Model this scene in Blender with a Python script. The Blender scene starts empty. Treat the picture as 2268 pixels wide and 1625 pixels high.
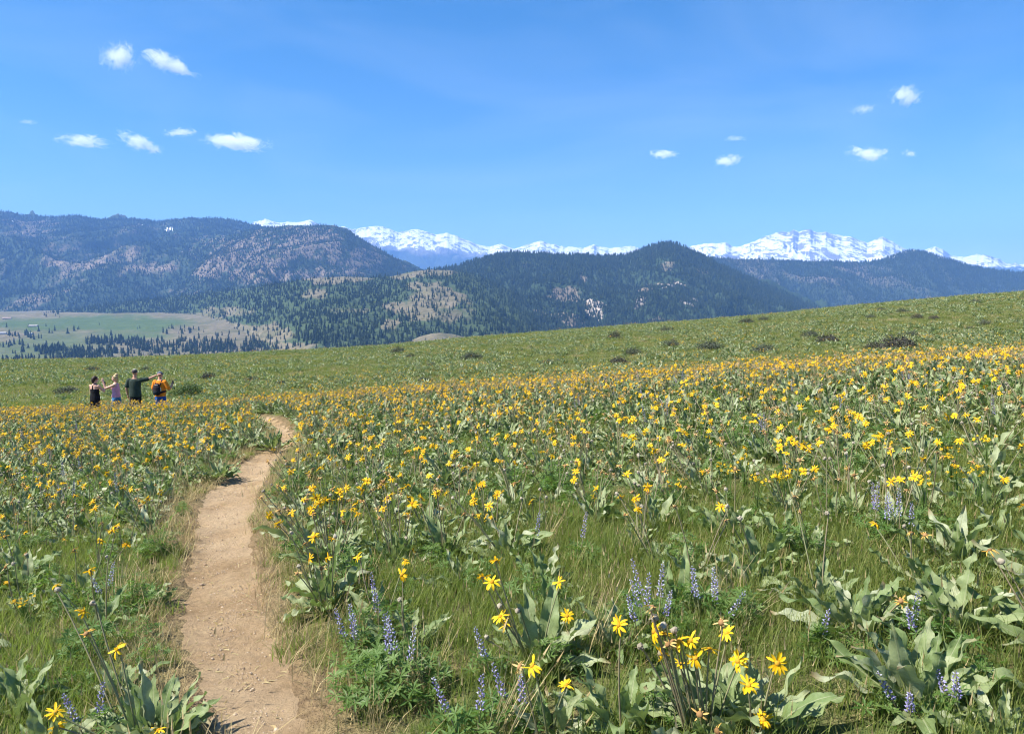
import bpy, bmesh, math, random
import numpy as np
from mathutils import Vector, Matrix, Euler, noise as mnoise

random.seed(7)
RNG = np.random.default_rng(7)
scene = bpy.context.scene
C = scene.collection

# ------------------------------------------------------------------ camera, sky, sun, exposure
PW, PH, FPX = 2268.0, 1625.0, 1638.0          # photograph size used for measuring, focal length in those pixels
HORIZON = 660.0
EYE = 1.65
PITCH = math.atan((PH / 2 - HORIZON) / FPX)
cam_data = bpy.data.cameras.new("camera")
cam_data.sensor_width = 36.0
cam_data.lens = 36.0 * FPX / PW
cam_data.clip_start = 0.05
cam_data.clip_end = 120000.0
cam = bpy.data.objects.new("camera", cam_data)
C.objects.link(cam)
cam.location = (0, 0, EYE)
cam.rotation_euler = (math.radians(90) - PITCH, 0, 0)
scene.camera = cam

SUN_ELEV = math.radians(52)
SUN_AZ = math.radians(-104)                   # measured from +Y (view direction) towards +X; negative = to the left
sun_dir = Vector((math.sin(SUN_AZ) * math.cos(SUN_ELEV), math.cos(SUN_AZ) * math.cos(SUN_ELEV), math.sin(SUN_ELEV)))

world = bpy.data.worlds.new("World")
scene.world = world
world.use_nodes = True
wn = world.node_tree
wn.nodes.clear()
w_out = wn.nodes.new("ShaderNodeOutputWorld")
w_bg = wn.nodes.new("ShaderNodeBackground")
w_sky = wn.nodes.new("ShaderNodeTexSky")
w_sky.sky_type = 'NISHITA'
w_sky.sun_disc = False
w_sky.sun_elevation = SUN_ELEV
w_sky.sun_rotation = SUN_AZ
w_sky.altitude = 1000
w_sky.air_density = 1.0
w_sky.dust_density = 0.15
w_sky.ozone_density = 2.0
w_bg.inputs["Strength"].default_value = 0.071
# thin high cirrus veils over the whole dome
w_tc = wn.nodes.new("ShaderNodeTexCoord")
w_map = wn.nodes.new("ShaderNodeMapping")
w_map.inputs["Scale"].default_value = (1.1, 1.6, 4.6)
w_map.inputs["Rotation"].default_value = (0.15, 0.30, 0.35)
w_noise = wn.nodes.new("ShaderNodeTexNoise")
w_noise.inputs["Scale"].default_value = 1.7
w_noise.inputs["Detail"].default_value = 5
w_noise.inputs["Roughness"].default_value = 0.5
w_noise.inputs["Distortion"].default_value = 0.6
w_ramp = wn.nodes.new("ShaderNodeMapRange")
w_ramp.inputs["From Min"].default_value = 0.46
w_ramp.inputs["From Max"].default_value = 0.80
w_ramp.inputs["To Max"].default_value = 0.24
w_mix = wn.nodes.new("ShaderNodeMixRGB")
w_mix.inputs["Color2"].default_value = (5.2, 6.2, 7.4, 1)
w_hsv = wn.nodes.new("ShaderNodeHueSaturation")
w_hsv.inputs["Saturation"].default_value = 1.40
wn.links.new(w_tc.outputs["Generated"], w_map.inputs["Vector"])
wn.links.new(w_map.outputs["Vector"], w_noise.inputs["Vector"])
wn.links.new(w_noise.outputs["Fac"], w_ramp.inputs["Value"])
wn.links.new(w_ramp.outputs["Result"], w_mix.inputs["Fac"])
wn.links.new(w_sky.outputs["Color"], w_hsv.inputs["Color"])
wn.links.new(w_hsv.outputs["Color"], w_mix.inputs["Color1"])
wn.links.new(w_mix.outputs["Color"], w_bg.inputs["Color"])
wn.links.new(w_bg.outputs["Background"], w_out.inputs["Surface"])

sun_data = bpy.data.lights.new("sun", 'SUN')
sun_data.energy = 5.0
sun_data.angle = math.radians(0.53)
sun_data.color = (1.0, 0.95, 0.86)
sun = bpy.data.objects.new("sun", sun_data)
C.objects.link(sun)
sun.rotation_euler = (-sun_dir).to_track_quat('-Z', 'Y').to_euler()
sun.location = (-30, -10, 60)

vs = scene.view_settings
scene.display_settings.display_device = 'sRGB'
vs.view_transform = 'Standard'
vs.look = 'None'
vs.gamma = 1.0
vs.use_curve_mapping = False
vs.exposure = 1.26

cy = scene.cycles
cy.use_denoising = True
try:
    cy.denoiser = 'OPENIMAGEDENOISE'
    cy.denoising_input_passes = 'RGB_ALBEDO_NORMAL'
except Exception:
    pass
cy.use_adaptive_sampling = True
cy.adaptive_threshold = 0.02
cy.max_bounces = 5
cy.diffuse_bounces = 2
cy.glossy_bounces = 2
cy.transmission_bounces = 2
cy.transparent_max_bounces = 6
cy.volume_bounces = 5
cy.pixel_filter_type = 'BLACKMAN_HARRIS'
cy.filter_width = 1.15
cy.sample_clamp_indirect = 4.0
cy.caustics_reflective = False
cy.caustics_refractive = False
cy.volume_step_rate = 1.0
cy.volume_max_steps = 128

# ------------------------------------------------------------------ helpers
CT, ST = math.cos(PITCH), math.sin(PITCH)

def ray(px, py):
    """direction of a photograph pixel, scaled so that its y component is 1 -> (u, t): x = u*y, z = EYE + t*y"""
    a = (np.asarray(px, float) - PW / 2) / FPX
    b = (PH / 2 - np.asarray(py, float)) / FPX
    dy = CT + b * ST
    return a / dy, (-ST + b * CT) / dy

def project(x, y, z):
    x = np.asarray(x, float); y = np.asarray(y, float); z = np.asarray(z, float) - EYE
    d = y * CT - z * ST
    d = np.where(np.abs(d) < 1e-4, 1e-4, d)
    v = y * ST + z * CT
    return PW / 2 + FPX * x / d, PH / 2 - FPX * v / d

def _hash(ix, iy, seed):
    h = (ix.astype(np.int64) * 374761393 + iy.astype(np.int64) * 668265263 + seed * 2147483647) & 0xFFFFFFFF
    h = ((h ^ (h >> 13)) * 1274126177) & 0xFFFFFFFF
    return ((h ^ (h >> 16)) & 0xFFFFFF) / float(0xFFFFFF)

def perlin(x, y, seed=0):
    x = np.asarray(x, float); y = np.asarray(y, float)
    x, y = np.broadcast_arrays(x, y)
    x0 = np.floor(x); y0 = np.floor(y)
    fx = x - x0; fy = y - y0
    sx = fx * fx * fx * (fx * (fx * 6 - 15) + 10); sy = fy * fy * fy * (fy * (fy * 6 - 15) + 10)
    def g(dx, dy):
        a = _hash(x0 + dx, y0 + dy, seed) * 2 * math.pi
        return np.cos(a) * (fx - dx) + np.sin(a) * (fy - dy)
    n0 = g(0, 0) * (1 - sx) + g(1, 0) * sx
    n1 = g(0, 1) * (1 - sx) + g(1, 1) * sx
    return (n0 * (1 - sy) + n1 * sy) * 1.5

def fbm(x, y, octaves=5, seed=0, gain=0.5):
    s = 0; a = 1.0; t = 0
    for o in range(octaves):
        s = s + a * perlin(x * 2 ** o + 17.3 * o, y * 2 ** o - 9.1 * o, seed + o); t += a; a *= gain
    return s / t

def ridged(x, y, octaves=5, seed=0, gain=0.55):
    s = 0; a = 1.0; t = 0
    for o in range(octaves):
        s = s + a * (1 - 2 * np.abs(perlin(x * 2 ** o + 11.7 * o, y * 2 ** o + 5.3 * o, seed + o))); t += a; a *= gain
    return s / t

def sstep(a, b, x):
    t = np.clip((np.asarray(x, float) - a) / (b - a), 0, 1)
    return t * t * (3 - 2 * t)

def mesh_from(name, verts, faces, mats=None, smooth=True, mat_idx=None, uvs=None):
    me = bpy.data.meshes.new(name)
    verts = np.asarray(verts, dtype=np.float32)
    if isinstance(faces, np.ndarray):
        n, k = faces.shape
        me.vertices.add(len(verts)); me.vertices.foreach_set("co", verts.ravel())
        me.loops.add(n * k); me.loops.foreach_set("vertex_index", faces.astype(np.int32).ravel())
        me.polygons.add(n); me.polygons.foreach_set("loop_start", np.arange(0, n * k, k, dtype=np.int32))
        me.update(calc_edges=True)
    else:
        me.from_pydata(verts.tolist(), [], [tuple(int(i) for i in f) for f in faces])
    for m in (mats or []):
        me.materials.append(m)
    if mat_idx is not None:
        me.polygons.foreach_set("material_index", np.asarray(mat_idx, dtype=np.int32))
    if smooth is True:
        me.polygons.foreach_set("use_smooth", np.ones(len(me.polygons), dtype=bool))
    if uvs is not None:                        # per vertex
        uvl = me.uv_layers.new(name="UVMap")
        vi = np.empty(len(me.loops), dtype=np.int32); me.loops.foreach_get("vertex_index", vi)
        uvl.data.foreach_set("uv", np.asarray(uvs, dtype=np.float32)[vi].ravel())
    me.update()
    return me

def link(name, me, parent=None, loc=None, rot=None, scale=None):
    o = bpy.data.objects.new(name, me)
    C.objects.link(o)
    if parent is not None:
        o.parent = parent
    if loc is not None: o.location = loc
    if rot is not None: o.rotation_euler = rot
    if scale is not None: o.scale = scale if hasattr(scale, '__len__') else (scale,) * 3
    return o

def thing(name, label, cat, loc=(0, 0, 0), rotz=0.0, group=None, scale=1.0):
    o = bpy.data.objects.new(name, None)
    C.objects.link(o)
    o.empty_display_size = 0.1
    o.location = loc; o.rotation_euler = (0, 0, rotz); o.scale = (scale,) * 3
    tag(o, label, cat, group)
    return o

def tag(o, label=None, cat=None, group=None, kind=None):
    if label: o["label"] = label
    if cat: o["category"] = cat
    if group: o["group"] = group
    if kind: o["kind"] = kind
    return o

def grid_faces(nr, nc):
    i = np.arange(nr - 1)[:, None] * nc + np.arange(nc - 1)[None, :]
    return np.stack([i, i + 1, i + nc + 1, i + nc], -1).reshape(-1, 4)

def vattr(me, name, vals, kind='FLOAT'):
    a = me.attributes.new(name, kind, 'POINT')
    a.data.foreach_set("value", np.asarray(vals, dtype=np.float32).ravel())

class NT:
    """small material builder"""
    def __init__(self, name):
        self.m = bpy.data.materials.new(name); self.m.use_nodes = True
        self.t = self.m.node_tree; self.t.nodes.clear()
        self.out = self.n("ShaderNodeOutputMaterial")
    def n(self, typ, **kw):
        nd = self.t.nodes.new(typ)
        for k, v in kw.items():
            if k.startswith("_"): setattr(nd, k[1:], v)
            else: nd.inputs[k.replace("__", " ")].default_value = v
        return nd
    def l(self, a, b): self.t.links.new(a, b)
    def noise(self, scale, detail=4, rough=0.55, vec=None, dist=0.0):
        nd = self.n("ShaderNodeTexNoise"); nd.inputs["Scale"].default_value = scale
        nd.inputs["Detail"].default_value = detail; nd.inputs["Roughness"].default_value = rough; nd.inputs["Distortion"].default_value = dist
        if vec is not None: self.l(vec, nd.inputs["Vector"])
        return nd.outputs["Fac"]
    def ramp(self, fac, stops, interp='LINEAR'):
        nd = self.n("ShaderNodeValToRGB"); cr = nd.color_ramp; cr.interpolation = interp
        while len(cr.elements) < len(stops): cr.elements.new(0.5)
        for e, (p, c) in zip(cr.elements, stops):
            e.position = p; e.color = (*c, 1) if len(c) == 3 else c
        self.l(fac, nd.inputs["Fac"]); return nd.outputs["Color"]
    def mix(self, fac, a, b, blend='MIX'):
        nd = self.n("ShaderNodeMixRGB", _blend_type=blend)
        for s, v in ((nd.inputs["Fac"], fac), (nd.inputs["Color1"], a), (nd.inputs["Color2"], b)):
            if hasattr(v, "is_output"): self.l(v, s)
            elif isinstance(v, (int, float)): s.default_value = v if s.type == 'VALUE' else (v, v, v, 1)
            else: s.default_value = (*v, 1)
        return nd.outputs["Color"]
    def math(self, op, a, b=0.0, c=None, clamp=False):
        nd = self.n("ShaderNodeMath", _operation=op); nd.use_clamp = clamp
        for s, v in zip(nd.inputs, (a, b, c)):
            if v is None: continue
            if hasattr(v, "is_output"): self.l(v, s)
            else: s.default_value = v
        return nd.outputs[0]
    def mrange(self, v, a, b, c=0.0, d=1.0, smooth=False):
        nd = self.n("ShaderNodeMapRange"); self.l(v, nd.inputs["Value"])
        if smooth: nd.interpolation_type = 'SMOOTHSTEP'
        for k, x in zip(("From Min", "From Max", "To Min", "To Max"), (a, b, c, d)): nd.inputs[k].default_value = x
        return nd.outputs["Result"]
    def attr(self, name):
        nd = self.n("ShaderNodeAttribute"); nd.attribute_name = name; return nd.outputs["Fac"]
    def pos(self): return self.n("ShaderNodeNewGeometry").outputs["Position"]
    def objcoord(self): return self.n("ShaderNodeTexCoord").outputs["Object"]
    def rand(self): return self.n("ShaderNodeObjectInfo").outputs["Random"]
    def bump(self, h, strength=0.5, dist=0.05):
        nd = self.n("ShaderNodeBump"); nd.inputs["Strength"].default_value = strength; nd.inputs["Distance"].default_value = dist
        self.l(h, nd.inputs["Height"]); return nd.outputs["Normal"]
    def principled(self, color, rough=0.8, spec=0.2, normal=None, sub=None):
        nd = self.n("ShaderNodeBsdfPrincipled")
        nd.inputs["Specular IOR Level"].default_value = spec
        for s, v in ((nd.inputs["Base Color"], color), (nd.inputs["Roughness"], rough)):
            if hasattr(v, "is_output"): self.l(v, s)
            elif isinstance(v, (int, float)): s.default_value = v
            else: s.default_value = (*v, 1)
        if normal is not None: self.l(normal, nd.inputs["Normal"])
        return nd
    def done(self, shader): self.l(shader.outputs[0], self.out.inputs["Surface"]); return self.m
    def leafy(self, color, trans_color, trans=0.35, rough=0.6, spec=0.25, normal=None):
        p = self.principled(color, rough, spec, normal)
        tr = self.n("ShaderNodeBsdfTranslucent")
        if hasattr(trans_color, "is_output"): self.l(trans_color, tr.inputs["Color"])
        else: tr.inputs["Color"].default_value = (*trans_color, 1)
        mx = self.n("ShaderNodeMixShader"); mx.inputs[0].default_value = trans
        self.l(p.outputs[0], mx.inputs[1]); self.l(tr.outputs[0], mx.inputs[2])
        return self.done(mx)

def gn_scatter(name, pts, rots, scales, idx, protos, parent=None):
    """one stuff object: points carrying rotation, scale and kind; geometry nodes put a prototype mesh on each"""
    me = bpy.data.meshes.new(name)
    pts = np.asarray(pts, dtype=np.float32)
    me.vertices.add(len(pts)); me.vertices.foreach_set("co", pts.ravel())
    a = me.attributes.new("rot", 'FLOAT_VECTOR', 'POINT'); a.data.foreach_set("vector", np.asarray(rots, dtype=np.float32).ravel())
    sc = np.asarray(scales, dtype=np.float32)
    if sc.ndim == 1: sc = np.repeat(sc[:, None], 3, 1)
    a = me.attributes.new("scl", 'FLOAT_VECTOR', 'POINT'); a.data.foreach_set("vector", sc.ravel())
    a = me.attributes.new("kindidx", 'INT', 'POINT'); a.data.foreach_set("value", np.asarray(idx, dtype=np.int32))
    o = bpy.data.objects.new(name, me); C.objects.link(o)
    if parent is not None: o.parent = parent
    ng = bpy.data.node_groups.new(name + "_nodes", 'GeometryNodeTree')
    ng.interface.new_socket("Geometry", in_out='INPUT', socket_type='NodeSocketGeometry')
    ng.interface.new_socket("Geometry", in_out='OUTPUT', socket_type='NodeSocketGeometry')
    N = ng.nodes.new; L = ng.links.new
    gi = N("NodeGroupInput"); go = N("NodeGroupOutput")
    join = N("GeometryNodeJoinGeometry")
    coll = bpy.data.collections.new(name + "_kinds")
    for k, p in enumerate(protos):
        po = bpy.data.objects.new("%s_kind%02d" % (name, k), p)
        coll.objects.link(po)
    ci = N("GeometryNodeCollectionInfo"); ci.inputs["Collection"].default_value = coll
    ci.inputs["Separate Children"].default_value = True
    ci.inputs["Reset Children"].default_value = True
    iop = N("GeometryNodeInstanceOnPoints"); iop.inputs["Pick Instance"].default_value = True
    def named(nm, typ):
        nd = N("GeometryNodeInputNamedAttribute"); nd.data_type = typ; nd.inputs["Name"].default_value = nm
        return nd.outputs["Attribute"]
    L(gi.outputs[0], iop.inputs["Points"]); L(ci.outputs[0], iop.inputs["Instance"])
    L(named("kindidx", 'INT'), iop.inputs["Instance Index"])
    e2r = N("FunctionNodeEulerToRotation"); L(named("rot", 'FLOAT_VECTOR'), e2r.inputs[0])
    L(e2r.outputs[0], iop.inputs["Rotation"])
    L(named("scl", 'FLOAT_VECTOR'), iop.inputs["Scale"])
    L(iop.outputs[0], go.inputs[0])
    md = o.modifiers.new("scatter", 'NODES'); md.node_group = ng
    return o
# ------------------------------------------------------------------ near hillside: the height of the meadow
_sk = np.array([(-900, 850), (-400, 830), (0, 817), (200, 811), (400, 803), (640, 788), (850, 774), (1000, 756), (1300, 729), (1600, 703),
                (1700, 694), (1900, 672), (2100, 654), (2268, 641), (2600, 620), (3100, 600)], float)
SK_U, SK_T = ray(_sk[:, 0], _sk[:, 1])
_br = np.array([(-900, 905), (0, 893), (400, 884), (700, 868), (1134, 842), (1600, 812), (2000, 792), (2268, 772), (3100, 725)], float)
BR_U, BR_T = ray(_br[:, 0], _br[:, 1])

def near_plane(x, y):
    g = np.where(x < 0, -0.090 * 22 * np.tanh(-x / 22), 0.115 * 13 * np.tanh(x / 13))
    return -0.041 * y + g

def brow_y(u): return np.interp(u, [-0.9, -0.69, -0.35, 0, 0.35, 0.69, 0.9], [19, 18, 17, 15, 12.5, 11, 10.5])
def crest_y(u): return np.interp(u, [-0.9, -0.6, 0, 0.7, 0.9], [74, 80, 98, 112, 115])

def zg_smooth(x, y):
    x = np.asarray(x, float); y = np.asarray(y, float)
    ys = np.maximum(y, 6.0)
    u = np.clip(x / ys, -0.95, 0.95)
    yb = brow_y(u); zb = near_plane(u * yb, yb)
    y1 = 33.0; t1 = np.interp(u, BR_U, BR_T) - 0.012; z1 = EYE + t1 * y1 - 0.30
    yc = crest_y(u); tc = np.interp(u, SK_U, SK_T); zc = EYE + tc * yc - 0.45
    s1 = np.clip((y - yb) / (y1 - yb), 0, 1)
    m0 = (near_plane(u * yb, yb) - near_plane(u * (yb - 1), yb - 1)) * (y1 - yb) * 0.6
    h00 = 2 * s1**3 - 3 * s1**2 + 1; h10 = s1**3 - 2 * s1**2 + s1; h01 = -2 * s1**3 + 3 * s1**2; h11 = s1**3 - s1**2
    dt2 = (tc - t1) * 1.9 / (yc - y1)
    slope1 = (t1 + y1 * dt2) * (y1 - yb)
    za = h00 * zb + h10 * m0 + h01 * z1 + h11 * np.clip(slope1, -4, 2)
    s2 = np.clip((y - y1) / (yc - y1), 0, 1)
    t2 = t1 + (tc - t1) * (1 - (1 - s2)**1.9)
    zh = EYE + t2 * y - 0.30 - 0.15 * s2
    dy = np.maximum(y - yc, 0)
    zback = zc + 0.02 * dy - 0.0022 * np.minimum(dy, 70)**2 - 0.29 * np.maximum(dy - 70, 0)
    z = np.where(y <= yb, near_plane(x, y), np.where(y <= y1, za, np.where(y <= yc, zh, zback)))
    return z

# ---- trail: (photo y, left edge x, right edge x)
_tr = [(1760, 520, 760), (1620, 488, 690), (1500, 450, 650), (1450, 428, 624), (1400, 410, 602), (1300, 412, 576), (1200, 430, 554), (1150, 440, 552), (1100, 456, 568),
       (1060, 490, 586), (1030, 526, 606), (1008, 560, 630), (985, 600, 650), (965, 618, 655), (948, 612, 644), (935, 596, 626), (925, 570, 600)]

def ground_at(px, py, hfun=None):
    hfun = hfun or zg_smooth
    u, t = ray(px, py); u = float(u); t = float(t)
    y0 = 1.0; prev = y0
    y = y0
    while y < 160:
        if EYE + t * y <= float(hfun(u * y, y)):
            lo, hi = prev, y
            for _ in range(24):
                m = (lo + hi) / 2
                if EYE + t * m <= float(hfun(u * m, m)): hi = m
                else: lo = m
            return u * hi, hi
        prev = y; y *= 1.03
    return u * 100, 100.0

TRAIL = []
for py, xl, xr in _tr:
    a = ground_at(xl, py); b = ground_at(xr, py)
    TRAIL.append(((a[0] + b[0]) / 2, (a[1] + b[1]) / 2, max(abs(b[0] - a[0]), 0.30)))
# towards the hikers, hidden by flowers
_l = TRAIL[-1]
TRAIL += [(_l[0] - 1.1, _l[1] + 1.3, 0.5), (_l[0] - 3.0, _l[1] + 3.4, 0.5), (_l[0] - 5.0, _l[1] + 7.0, 0.5), (_l[0] - 6.5, _l[1] + 14, 0.5)]
_f = TRAIL[0]
TRAIL = [(_f[0] + 0.9, -4.0, 0.7), (_f[0] + 0.35, 0.6, 0.7)] + TRAIL
_T = np.array(TRAIL)
_cum = np.concatenate([[0], np.cumsum(np.hypot(np.diff(_T[:, 0]), np.diff(_T[:, 1])))])
_ss = np.arange(0, _cum[-1], 0.06)
def _smooth(a, n):
    k = np.ones(n) / n
    return np.convolve(np.pad(a, n // 2, mode='edge'), k, mode='valid')[:len(a)]
TX = _smooth(np.interp(_ss, _cum, _T[:, 0]), 11); TY = _smooth(np.interp(_ss, _cum, _T[:, 1]), 11); TWD = _smooth(np.interp(_ss, _cum, _T[:, 2]), 11)

def trail_dist(x, y):
    """signed gap to the trail edge (negative inside), for arrays"""
    x = np.asarray(x, float).ravel(); y = np.asarray(y, float).ravel()
    out = np.full(len(x), 99.0)
    near = np.where((y < 40) & (y > -6) & (np.abs(x) < 16))[0]
    for k in range(0, len(near), 20000):
        i = near[k:k + 20000]
        d = np.hypot(x[i, None] - TX[None, ::3], y[i, None] - TY[None, ::3])
        j = d.argmin(1)
        out[i] = d[np.arange(len(i)), j] - TWD[::3][j] / 2
    return out

def zg(x, y):
    """meadow surface with small humps"""
    x = np.asarray(x, float); y = np.asarray(y, float)
    far = sstep(20, 60, y)
    return zg_smooth(x, y) + 0.035 * fbm(x / 1.3, y / 1.3, 3, 5) * (1 - far) + 0.16 * fbm(x / 6.0, y / 6.0, 3, 9) * far * (1 - sstep(90, 130, y)*0.5)

def zg1(x, y): return float(zg(np.array([x]), np.array([y]))[0])

# ---- meadow ground sheet
def ground_material():
    b = NT("meadow_soil")
    p = b.pos()
    n1 = b.noise(0.9, 5, 0.6, p); n2 = b.noise(14, 5, 0.65, p); n3 = b.noise(70, 3, 0.6, p)
    soil = b.ramp(n2, [(0.30, (0.12, 0.08, 0.045)), (0.62, (0.27, 0.19, 0.105))])
    straw = b.ramp(n3, [(0.35, (0.12, 0.095, 0.045)), (0.65, (0.34, 0.265, 0.135))])
    green = b.ramp(n2, [(0.3, (0.045, 0.075, 0.02)), (0.7, (0.11, 0.15, 0.045))])
    c1 = b.mix(b.mrange(n1, 0.45, 0.6), soil, straw)
    cover = b.attr("cover")
    c2 = b.mix(b.math('MULTIPLY', cover, b.mrange(b.noise(5, 4, 0.6, p), 0.25, 0.6), clamp=True), c1, green)
    h = b.math('ADD', n2, b.math('MULTIPLY', n3, 0.4))
    return b.done(b.principled(c2, 0.95, 0.1, b.bump(h, 1.0, 0.06)))

def build_meadow():
    ys = np.concatenate([np.arange(-5, 12, 0.10), np.arange(12, 34, 0.28), np.arange(34, 125, 0.8), np.arange(125, 320, 6), np.arange(320, 1000, 40)])
    us = np.linspace(-1, 1, 321)
    half = np.maximum(7.0, 0.98 * np.maximum(ys, 0) + 6)
    X = us[None, :] * half[:, None]; Y = np.repeat(ys[:, None], len(us), 1)
    Z = zg(X, Y)
    td = trail_dist(X, Y).reshape(X.shape)
    Z = Z - 0.055 * (1 - sstep(-0.12, 0.02, td))
    me = mesh_from("meadow_ground", np.stack([X, Y, Z], -1).reshape(-1, 3), grid_faces(len(ys), len(us)), [ground_material()])
    vattr(me, "cover", np.clip(sstep(-0.02, 0.35, td) * 0.9 + sstep(20, 40, Y), 0, 1))
    o = link("meadow_ground", me); tag(o, "green and straw coloured meadow hillside rising to the right", "ground", kind="structure")

def trail_material():
    b = NT("trail_dirt")
    p = b.pos()
    n1 = b.noise(2.6, 6, 0.68, p); n2 = b.noise(22, 7, 0.75, p); n3 = b.noise(140, 4, 0.7, p)
    base = b.ramp(n1, [(0.30, (0.310, 0.208, 0.112)), (0.50, (0.420, 0.292, 0.165)), (0.72, (0.52, 0.380, 0.228))])
    c = b.mix(0.75, base, b.ramp(n2, [(0.25, (0.50, 0.50, 0.50)), (0.5, (0.95, 0.95, 0.95)), (0.8, (1.25, 1.22, 1.18))]), 'MULTIPLY')
    worn = b.mrange(b.noise(1.1, 3, 0.5, p), 0.40, 0.62, smooth=True)
    c = b.mix(b.math('MULTIPLY', worn, 0.35), c, (0.60, 0.455, 0.30))
    c = b.mix(0.5, c, b.ramp(n3, [(0.3, (0.6, 0.6, 0.6)), (0.6, (1.1, 1.1, 1.1))]), 'MULTIPLY')
    h = b.math('ADD', b.math('MULTIPLY', n2, 1.0), b.math('MULTIPLY', n3, 0.35))
    return b.done(b.principled(c, 0.97, 0.08, b.bump(h, 1.0, 0.045)))

def build_trail():
    n = len(TX)
    tx = np.gradient(TX); ty = np.gradient(TY); L = np.hypot(tx, ty); nx, ny = ty / L, -tx / L
    w = np.linspace(-1, 1, 41)
    s = np.arange(n) * 0.06
    eL = 1 + 0.30 * fbm(s / 0.4, s * 0 + 3.1, 3, 31); eR = 1 + 0.30 * fbm(s / 0.5, s * 0 + 8.1, 3, 37)
    off = np.where(w[None, :] < 0, w[None, :] * eL[:, None], w[None, :] * eR[:, None]) * (TWD[:, None] / 2 + 0.015)
    X = TX[:, None] + nx[:, None] * off; Y = TY[:, None] + ny[:, None] * off
    Z = zg(X, Y) - 0.012 - 0.03 * (1 - w[None, :]**2) + 0.020 * fbm(X / 0.22, Y / 0.22, 3, 41) + 0.006 * fbm(X / 0.06, Y / 0.06, 2, 43)
    Z = Z - 0.10 * np.clip((np.abs(w[None, :]) - 0.93) / 0.07, 0, 1)
    me = mesh_from("dirt_trail", np.stack([X, Y, Z], -1).reshape(-1, 3), grid_faces(n, len(w))[:, ::-1], [trail_material()])
    o = link("dirt_trail", me); tag(o, "narrow tan dirt footpath winding through the wildflowers", "trail", kind="structure")

build_meadow()
build_trail()
# ------------------------------------------------------------------ mountains, each a real height field at its own distance
def ell(px, py, lst):
    m = np.zeros(np.shape(px))
    wx = 26 * fbm(px / 42, py / 20, 4, 301); wy = 11 * fbm(px / 42, py / 20, 4, 302)
    px = px + wx; py = py + wy
    for (cx, cy_, rx, ry, k) in lst:
        d = ((px - cx) / rx)**2 + ((py - cy_) / ry)**2
        m = np.maximum(m, k * np.clip(1.35 - d, 0, 1))
    return m

def mountain_material(name, soil_a, soil_b, forest, rock=None):
    b = NT(name)
    p = b.pos()
    n1 = b.noise(0.012, 6, 0.65, p); n2 = b.noise(0.05, 4, 0.7, p)
    soil = b.mix(b.mrange(n1, 0.35, 0.65), soil_a, soil_b)
    soil = b.mix(0.7, soil, b.ramp(n2, [(0.3, (0.55, 0.55, 0.55)), (0.7, (1.2, 1.2, 1.2))]), 'MULTIPLY')
    f = b.attr("forest")
    f2 = b.math('ADD', f, b.math('MULTIPLY', b.math('SUBTRACT', n2, 0.5), 0.9))
    c = b.mix(b.mrange(f2, 0.30, 0.62), soil, b.mix(n1, forest, tuple(v * 1.25 for v in forest)))
    if rock is not None:
        c = b.mix(b.mrange(b.math('ADD', b.attr("rock"), b.math('MULTIPLY', b.math('SUBTRACT', n2, 0.5), 0.6)), 0.4, 0.6), c, rock)
    fld = b.attr("field")
    c = b.mix(fld, c, b.mix(n1, (0.045, 0.075, 0.026), (0.090, 0.125, 0.044)))
    h = b.math('ADD', n1, b.math('MULTIPLY', n2, 0.25))
    return b.done(b.principled(c, 0.95, 0.05, b.bump(h, 0.7, 18.0)))

def snow_material():
    b = NT("alpine_snow_and_rock")
    p = b.pos()
    mp = b.n("ShaderNodeMapping"); mp.inputs["Scale"].default_value = (1.0, 0.6, 0.45); b.l(p, mp.inputs["Vector"])
    n1 = b.noise(0.0042, 8, 0.68, mp.outputs[0], 0.6); n2 = b.noise(0.016, 6, 0.7, p)
    geo = b.n("ShaderNodeNewGeometry"); sx = b.n("ShaderNodeSeparateXYZ"); b.l(geo.outputs["Normal"], sx.inputs[0])
    bare = b.attr("bare")
    k = b.math('ADD', b.math('ADD', n1, b.math('MULTIPLY', b.math('SUBTRACT', n2, 0.5), 0.65)), bare)
    k = b.math('SUBTRACT', k, b.math('MULTIPLY', b.math('SUBTRACT', sx.outputs["Z"], 0.80), 0.55))
    rock = b.mix(n2, (0.11, 0.10, 0.10), (0.27, 0.25, 0.245))
    forest = b.attr("forest")
    rock = b.mix(forest, rock, (0.035, 0.05, 0.04))
    c = b.mix(b.mrange(k, 0.435, 0.495), (0.76, 0.76, 0.78), rock)
    return b.done(b.principled(c, 0.8, 0.15, b.bump(b.math('ADD', n1, b.math('MULTIPLY', n2, 0.3)), 0.8, 70.0)))

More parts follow.
